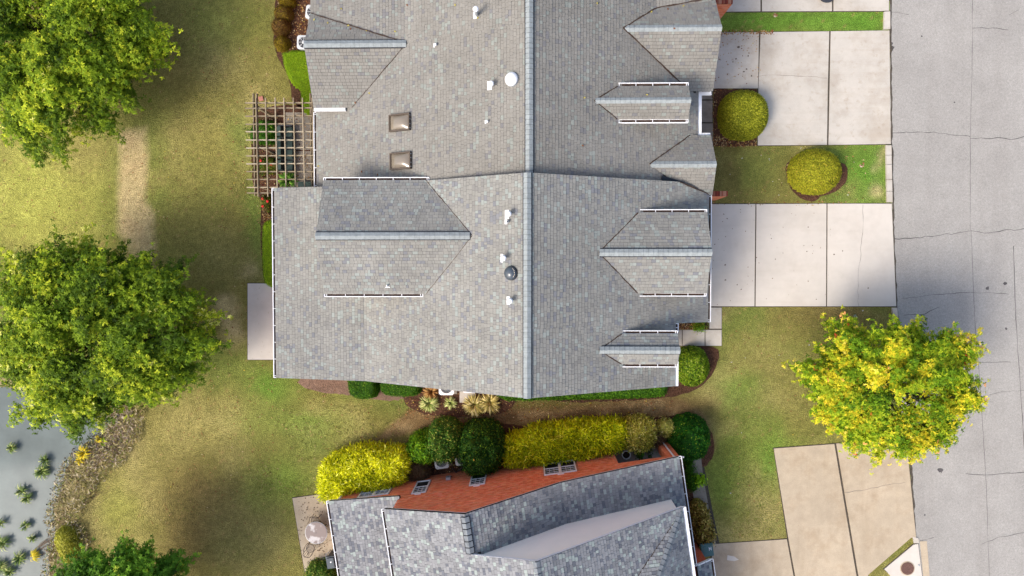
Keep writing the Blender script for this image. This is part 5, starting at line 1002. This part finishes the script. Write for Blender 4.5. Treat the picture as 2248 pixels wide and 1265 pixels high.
for i in (-1, 1):
    k = MB(); k.box((cx, (a.y+b.y)/2+i*(Ls/2+.03), .35), (hw, .035, .2)); k.build('arm', M['dark'], so)
    for j in (-1, 1): k = MB(); k.box((cx+j*(hw-.05), (a.y+b.y)/2+i*(Ls/2-.05), .07), (.03, .03, .08)); k.build('leg', M['dark'], so)
a = P(654, 399, .42); b = P(684, 411, .42); be = thing('garden_bench', ((a.x+b.x)/2, (a.y+b.y)/2, 0), 'low dark teal bench beside the middle house at the pergola end', 'bench'); k = MB(); cushion(k, Vector(((a.x+b.x)/2, (a.y+b.y)/2, .36)), (b.x-a.x)/2, (a.y-b.y)/2, .06); k.build('seat', M['teal'], be)
for i in (-1, 1):
    for j in (-1, 1): k = MB(); k.box(((a.x+b.x)/2+i*(b.x-a.x)*.42, (a.y+b.y)/2+j*.1, .15), (.025, .025, .16)); k.build('leg', M['dark'], be)
k = MB(); p = P(573, 217, .03); k.box(p, (.12, .12, .035), (Vector((.97, .2, 0)), Vector((-.2, .97, 0)), Vector((0, 0, 1)))); tag(k.build('stepping_stone', M['pinkstone'], origin=p), 'square pink paving stone on the grass beside the pergola', 'paving stone')

# ------------------------------------------------------------------ air conditioners
def condenser(px, py, hw, label, ang=0, style=0, pad=True, ztop=.8):
    c = P(px, py, ztop); root = thing('air_conditioner', (c.x, c.y, 0), label, 'air conditioner', 'outdoor condenser units'); ca, sa = math.cos(ang), math.sin(ang); ax = (Vector((ca, sa, 0)), Vector((-sa, ca, 0)), Vector((0, 0, 1)))
    o = Vector((c.x, c.y, 0)); hh = ztop; m_ = M['white'] if style == 0 else M['acgrey']
    if pad: k = MB(); k.box(o+Vector((0, 0, .04)), (hw+.08, hw+.08, .04), ax); k.build('pad', M['concrete_grey'], root)
    def rr(r, bev):
        pts = []
        for sx, sy in ((1, 1), (-1, 1), (-1, -1), (1, -1)):
            for t in range(4):
                a_ = {(1, 1): 0, (-1, 1): 1, (-1, -1): 2, (1, -1): 3}[(sx, sy)]*math.pi/2+t*math.pi/6; x, y = sx*(r-bev)+bev*math.cos(a_), sy*(r-bev)+bev*math.sin(a_); pts.append((o+ax[0]*x+ax[1]*y)[:2])
        return pts
    k = MB(); k.prism(rr(hw-.03, .09), .08, hh-.05); k.build('cabinet', M['dark'], root)
    k = MB()
    n = 9
    for sd in range(4):
        n_ = ax[sd % 2]*(1 if sd < 2 else -1); t_ = ax[(sd+1) % 2]
        for i in range(n): k.box(o+n_*(hw-.022)+Vector((0, 0, .14+i*(hh-.25)/n)), (.008, hw-.12, .018), (n_, t_, Vector((0, 0, 1))))
    k.build('louvres', m_, root, kind='stuff')
    k = MB(); pts = rr(hw, .12 if style != 2 else .08); n = 40; r = hw*.78; outer = []
    for i in range(n):
        a_ = 2*math.pi*i/n; d = Vector((math.cos(a_), math.sin(a_), 0)); mx = max(abs(d.x), abs(d.y)); q = d*hw/mx
        lim = hw*1.27
        if q.length > lim: q = d*lim
        outer.append(o+ax[0]*q.x+ax[1]*q.y)
    vs = []; fs = []
    for i in range(n):
        a_ = 2*math.pi*i/n; inn = o+ax[0]*r*math.cos(a_)+ax[1]*r*math.sin(a_); vs += [outer[i]+Vector((0, 0, hh-.07)), outer[i]+Vector((0, 0, hh)), inn+Vector((0, 0, hh+.01)), inn+Vector((0, 0, hh-.12))]
    for i in range(n):
        j = (i+1) % n
        for q in range(3): fs.append((4*i+q, 4*j+q, 4*j+q+1, 4*i+q+1))
    k.add(vs, fs); k.build('top_cover', m_, root)
    k = MB(); k.lathe(o, [(r, hh-.13), (r, hh-.12)], 24); k.build('fan_well', M['dark'], root)
    k = MB()
    for i in range(3):
        a_ = i*2.094+.4; d = ax[0]*math.cos(a_)+ax[1]*math.sin(a_); s_ = Vector((-d.y, d.x, 0)); k.add([o+d*.08+s_*.05+Vector((0, 0, hh-.1)), o+d*.08-s_*.05+Vector((0, 0, hh-.06)), o+d*r*.9-s_*.16+Vector((0, 0, hh-.06)), o+d*r*.9+s_*.1+Vector((0, 0, hh-.1))], [(0, 1, 2, 3)])
    k.build('fan_blades', M['metal'], root, kind='stuff')
    k = MB(); nw = 8 if style == 1 else 20
    for i in range(nw):
        a_ = 2*math.pi*i/nw; d = ax[0]*math.cos(a_)+ax[1]*math.sin(a_); k.bar(o+d*.07+Vector((0, 0, hh+.02)), o+d*r+Vector((0, 0, hh+.005)), .022 if style == 1 else .008, .008)
    for rr_ in ((.5, .8) if style != 1 else (.75,)):
        k.tube([o+ax[0]*r*rr_*math.cos(t*math.pi/10)+ax[1]*r*rr_*math.sin(t*math.pi/10)+Vector((0, 0, hh+.018)) for t in range(21)], .005, 4, cap=False)
    k.build('fan_guard', m_ if style == 1 else M['metal'], root)
    k = MB(); k.lathe(o, [(.085, hh), (.085, hh+.03), (.04, hh+.045)], 14); k.build('fan_hub', m_, root); return root
condenser(667, 93, .36, 'pale grey condenser half hidden by the upper roof above the green hedge', -.03, 1); condenser(686, 27, .36, 'pale grey condenser nearest the top edge, mostly under the roof', -.12, 1)
condenser(980, 851, .40, 'white condenser with fan visible under the lower eave, left of the pair', 0, 0); condenser(1031, 848, .36, 'white condenser on a concrete pad, right of the pair under the lower eave', 0, 0)
condenser(969, 1014, .37, 'grey condenser between the shrubs and the brick wall', .14, 2); condenser(1013, 1008, .34, 'grey condenser mostly hidden by the big dark shrub', .1, 2)
k = MB(); p = P(1026, 872, .09); k.box(p-Vector((0, 0, .04)), (.42, .3, .04)); tag(k.build('concrete_pad', M['concrete'], origin=p), 'pale concrete pad edge beside the striped grass', 'slab')
k = MB(); e_ = Lw(ms-.02, wv-.1, mz-.1)
k.tube([P(993, 1028, .4), P(1001, 1038, .25), P(999, 1045, .4), e_], .025, 6); k.tube([P(1018, 1024, .4), P(1005, 1034, .2), P(998, 1044, .3), e_+UU*.04], .022, 6)
tag(k.build('refrigerant_pipes', M['dark'], origin=P(1000, 1040, 0)), 'dark pipes from the condensers to the grey box on the brick wall', 'pipes')

# ------------------------------------------------------------------ small things
k = MB(); p = P(1375, 999, .45); pot = thing('flower_pot', (p.x, p.y, 0), 'white round flower pot on the brick house porch', 'flower pot')
k.lathe((p.x, p.y, 0), [(.15, .04), (.2, .3), (.24, .43), (.24, .47), (.185, .47), (.185, .4)], 20); k.build('pot', M['pottery'], pot, smooth=False); k = MB(); k.lathe((p.x, p.y, 0), [(.185, .42), (.18, .43)], 16); k.build('soil', M['soil'], pot)
shrub('potted_plant', [(1400, 992), (1412, 984), (1412, 1004), (1403, 1008)], .5, dgr, 'dark leafy pot plant standing on the porch boards', 'plant', None, .12, 350, .2, .3, .6, k=1); shrub('potted_plant', [(1424, 986), (1436, 984), (1432, 1006), (1424, 1007)], .5, [(1, Lf(60, 84, 54)), (1, Lf(84, 104, 60))], 'sparse heart-leaved plant trailing over the porch floor', 'plant', None, .11, 160, .2, .3, .8, k=1)
# patio table and chairs
tp = P(694, 1170, .74); tb = thing('patio_table', (tp.x, tp.y, 0), 'round mottled glass patio table on the beige patio', 'table')
k = MB(); k.lathe((tp.x, tp.y, 0), [(.55, .715), (.585, .72), (.585, .745), (.56, .75)], 36); k.build('tabletop', M['table'], tb); k = MB(); k.tube([Vector((tp.x+.588*math.cos(i*math.pi/18), tp.y+.588*math.sin(i*math.pi/18), .735)) for i in range(37)], .016, 6, cap=False); k.build('rim', M['metal'], tb)
k = MB(); k.lathe((tp.x, tp.y, 0), [(.045, .04), (.035, .3), (.035, .71)], 10); k.build('pedestal', M['dark'], tb)
for i in range(4): a = i*math.pi/2+.5; k = MB(); k.tube([(tp.x, tp.y, .2), (tp.x+.2*math.cos(a), tp.y+.2*math.sin(a), .1), (tp.x+.42*math.cos(a), tp.y+.42*math.sin(a), .03)], .018, 6); k.build('leg', M['dark'], tb)
k = MB(); k.lathe((tp.x, tp.y, 0), [(.02, .75), (.02, .77)], 8); k.build('parasol_hole_ring', M['dark'], tb)
def chair(px, py, face, label):
    c = P(px, py, .45); r = thing('patio_chair', (c.x, c.y, 0), label, 'chair', 'metal patio chairs'); f = Vector((math.cos(face), math.sin(face), 0)); s_ = Vector((-f.y, f.x, 0)); o = Vector((c.x, c.y, 0)); m_ = M['bronze']
    k = MB(); pts = [o+f*.22*math.cos(t)+s_*.22*math.sin(t)+Vector((0, 0, .45)) for t in [i*math.pi/10 for i in range(21)]]; k.tube(pts, .014, 6, cap=False)
    for i in range(-3, 4): w_ = math.sqrt(max(0, .22**2-(i*.06)**2)); k.bar(o+s_*i*.06-f*w_+Vector((0, 0, .45)), o+s_*i*.06+f*w_+Vector((0, 0, .45)), .028, .006)
    k.build('seat', m_, r)
    k = MB(); k.tube([o-f*.2+s_*.2*q+Vector((0, 0, z)) -f*dz for q, z, dz in ((-1, .45, 0), (-1, .8, .08), (-.5, .9, .1), (.5, .9, .1), (1, .8, .08), (1, .45, 0))], .014, 6)
    for i in (-1, 0, 1): k.tube([o-f*.2+s_*.1*i+Vector((0, 0, .45)), o-f*.29+s_*.1*i+Vector((0, 0, .89))], .009, 5)
    k.build('backrest', m_, r)
    for q in (-1, 1):
        k = MB(); k.tube([o-f*.24+s_*.23*q+Vector((0, 0, .66)), o+f*.05+s_*.27*q+Vector((0, 0, .68)), o+f*.2+s_*.24*q+Vector((0, 0, .64)), o+f*.2+s_*.22*q+Vector((0, 0, .45))], .014, 6); k.build('armrest', m_, r)
        for g in (-1, 1): k = MB(); k.tube([o+f*.17*g+s_*.17*q+Vector((0, 0, .45)), o+f*.2*g+s_*.2*q+Vector((0, 0, .03))], .013, 6); k.build('leg', m_, r)
chair(692, 1143, -1.6, 'metal patio chair pushed in above the round table'); chair(681, 1204, 1.2, 'metal patio chair pulled out below the round table')
gp = P(727, 1234, .95); gr = thing('grill', (gp.x, gp.y, 0), 'covered grey barbecue grill beside the left eave of the brick house', 'grill'); X_ = UU; Y_ = -VV; Zv = Vector((0, 0, 1))
k = MB(); k.box((gp.x, gp.y, .45), (.2, .26, .4), (X_, Y_, Zv)); k.build('cart', M['dark'], gr); k = MB(); k.box((gp.x, gp.y, .93), (.23, .32, .08), (X_, Y_, Zv)); k.box((gp.x+.02, gp.y, 1.04), (.17, .26, .05), (X_, Y_, Zv)); k.build('lid', mat('grill_cover', C(92, 102, 110), rough=.6), gr); k = MB(); k.lathe((gp.x+.02, gp.y+.05, 0), [(.04, 1.08), (.04, 1.1)], 10); k.build('knob', M['white'], gr); k = MB(); k.tube([(gp.x-.2, gp.y+.3, .95), (gp.x-.26, gp.y+.2, 1.0), (gp.x-.26, gp.y+.45, 1.0), (gp.x-.1, gp.y+.55, .95)], .012, 6); k.build('handle', M['metal'], gr)
# wheeled bin
bp_ = P(1553, 1208, 1.02); bi = thing('wheeled_bin', (bp_.x, bp_.y, 0), 'teal wheeled rubbish bin with a white mark on its lid by the driveway', 'bin'); bx = (UU, -VV, Zv)
k = MB(); o = Vector((bp_.x, bp_.y, 0)); vs = []
for z, sx, sy in ((.08, .22, .24), (.95, .28, .31)): vs += [o+UU*sx*a-VV*sy*b+Vector((0, 0, z)) for a, b in ((-1, -1), (1, -1), (1, 1), (-1, 1))]
k.add(vs, [(3, 2, 1, 0), (4, 5, 6, 7)]+[(i, (i+1) % 4, 4+(i+1) % 4, 4+i) for i in range(4)]); k.build('body', M['binteal'], bi)
k = MB(); k.box(o+Vector((0, 0, .98)), (.31, .34, .025), bx); k.box(o+Vector((0, 0, 1.01)), (.27, .30, .015), bx); k.box(o-UU*.12+Vector((0, 0, 1.035)), (.07, .2, .012), bx); ld = k.build('lid', M['binteal'], bi)
k = MB(); zz = 1.032; q = o+UU*.15+VV*-.06
for a_, b_ in (((-.05, -.09), (-.05, .09)), ((.05, -.09), (.05, .09)), ((-.05, .05), (.05, -.05))): k.bar(q+UU*a_[0]-VV*a_[1]+Vector((0, 0, zz)), q+UU*b_[0]-VV*b_[1]+Vector((0, 0, zz)), .03, .006)
k.build('lid_mark', M['white'], ld)
k = MB(); k.tube([o-UU*.3-VV*.25+Vector((0, 0, .93)), o-UU*.36-VV*.25+Vector((0, 0, .93)), o-UU*.36+VV*.25+Vector((0, 0, .93)), o-UU*.3+VV*.25+Vector((0, 0, .93))], .016, 6); k.build('handle', M['binteal'], bi)
for s_ in (-1, 1): k = MB(); k.tube([o-UU*.24+VV*s_*.22+Vector((0, 0, .11)), o-UU*.24+VV*s_*.27+Vector((0, 0, .11))], .11, 14); k.build('wheel', M['dark'], bi)
# manhole
mp_ = P(1992, 1248, .046); mh = thing('manhole_cover', mp_, 'round rusty brown manhole cover set in the pale concrete pad', 'manhole cover')
k = MB(); k.lathe(mp_, [(.39, -.01), (.39, .006), (.345, .008)], 36); k.build('rim', M['concrete_old'], mh); k = MB(); k.lathe(mp_, [(.34, .004), (.34, .018), (.33, .02)], 36); k.build('lid', M['rust'], mh)
k = MB()
for rr_ in (.08, .16, .24, .31): k.tube([mp_+Vector((rr_*math.cos(i*math.pi/12), rr_*math.sin(i*math.pi/12), .022)) for i in range(25)], .007, 4, cap=False)
for i in range(12): a = i*math.pi/6; k.bar(mp_+Vector((.09*math.cos(a), .09*math.sin(a), .022)), mp_+Vector((.3*math.cos(a), .3*math.sin(a), .022)), .012, .008)
k.build('raised_ribs', M['rust'], mh)
k = MB(); p = P(2017, 1241, .046); k.lathe(p, [(.045, 0), (.045, .02), (.02, .03)], 12); tag(k.build('survey_marker', M['metal'], origin=p), 'small silver marker disc beside the manhole', 'marker')
k = MB(); p = P(1815, -7, .05); k.lathe(p, [(.28, 0), (.33, .04), (.33, .09), (.28, .1)], 24, sx=1.3); tag(k.build('doormat_ring', M['dark'], origin=p), 'dark round object cut by the top edge on the upper driveway', 'planter')
k = MB(); p = P(1604, 1227, .045); vs = [P(a, b, .046) for a, b in ((1597, 1219), (1612, 1222), (1622, 1229), (1612, 1232), (1596, 1230))]; k.add(vs, [(4, 3, 2, 1, 0)]); k.build('paint_spill', M['concrete_white'], kind='structure')
# drop empties' leftovers
print('objects', len(bpy.data.objects), 'tris', sum(sum(len(p.vertices)-2 for p in m.polygons) for m in bpy.data.meshes) if False else '')
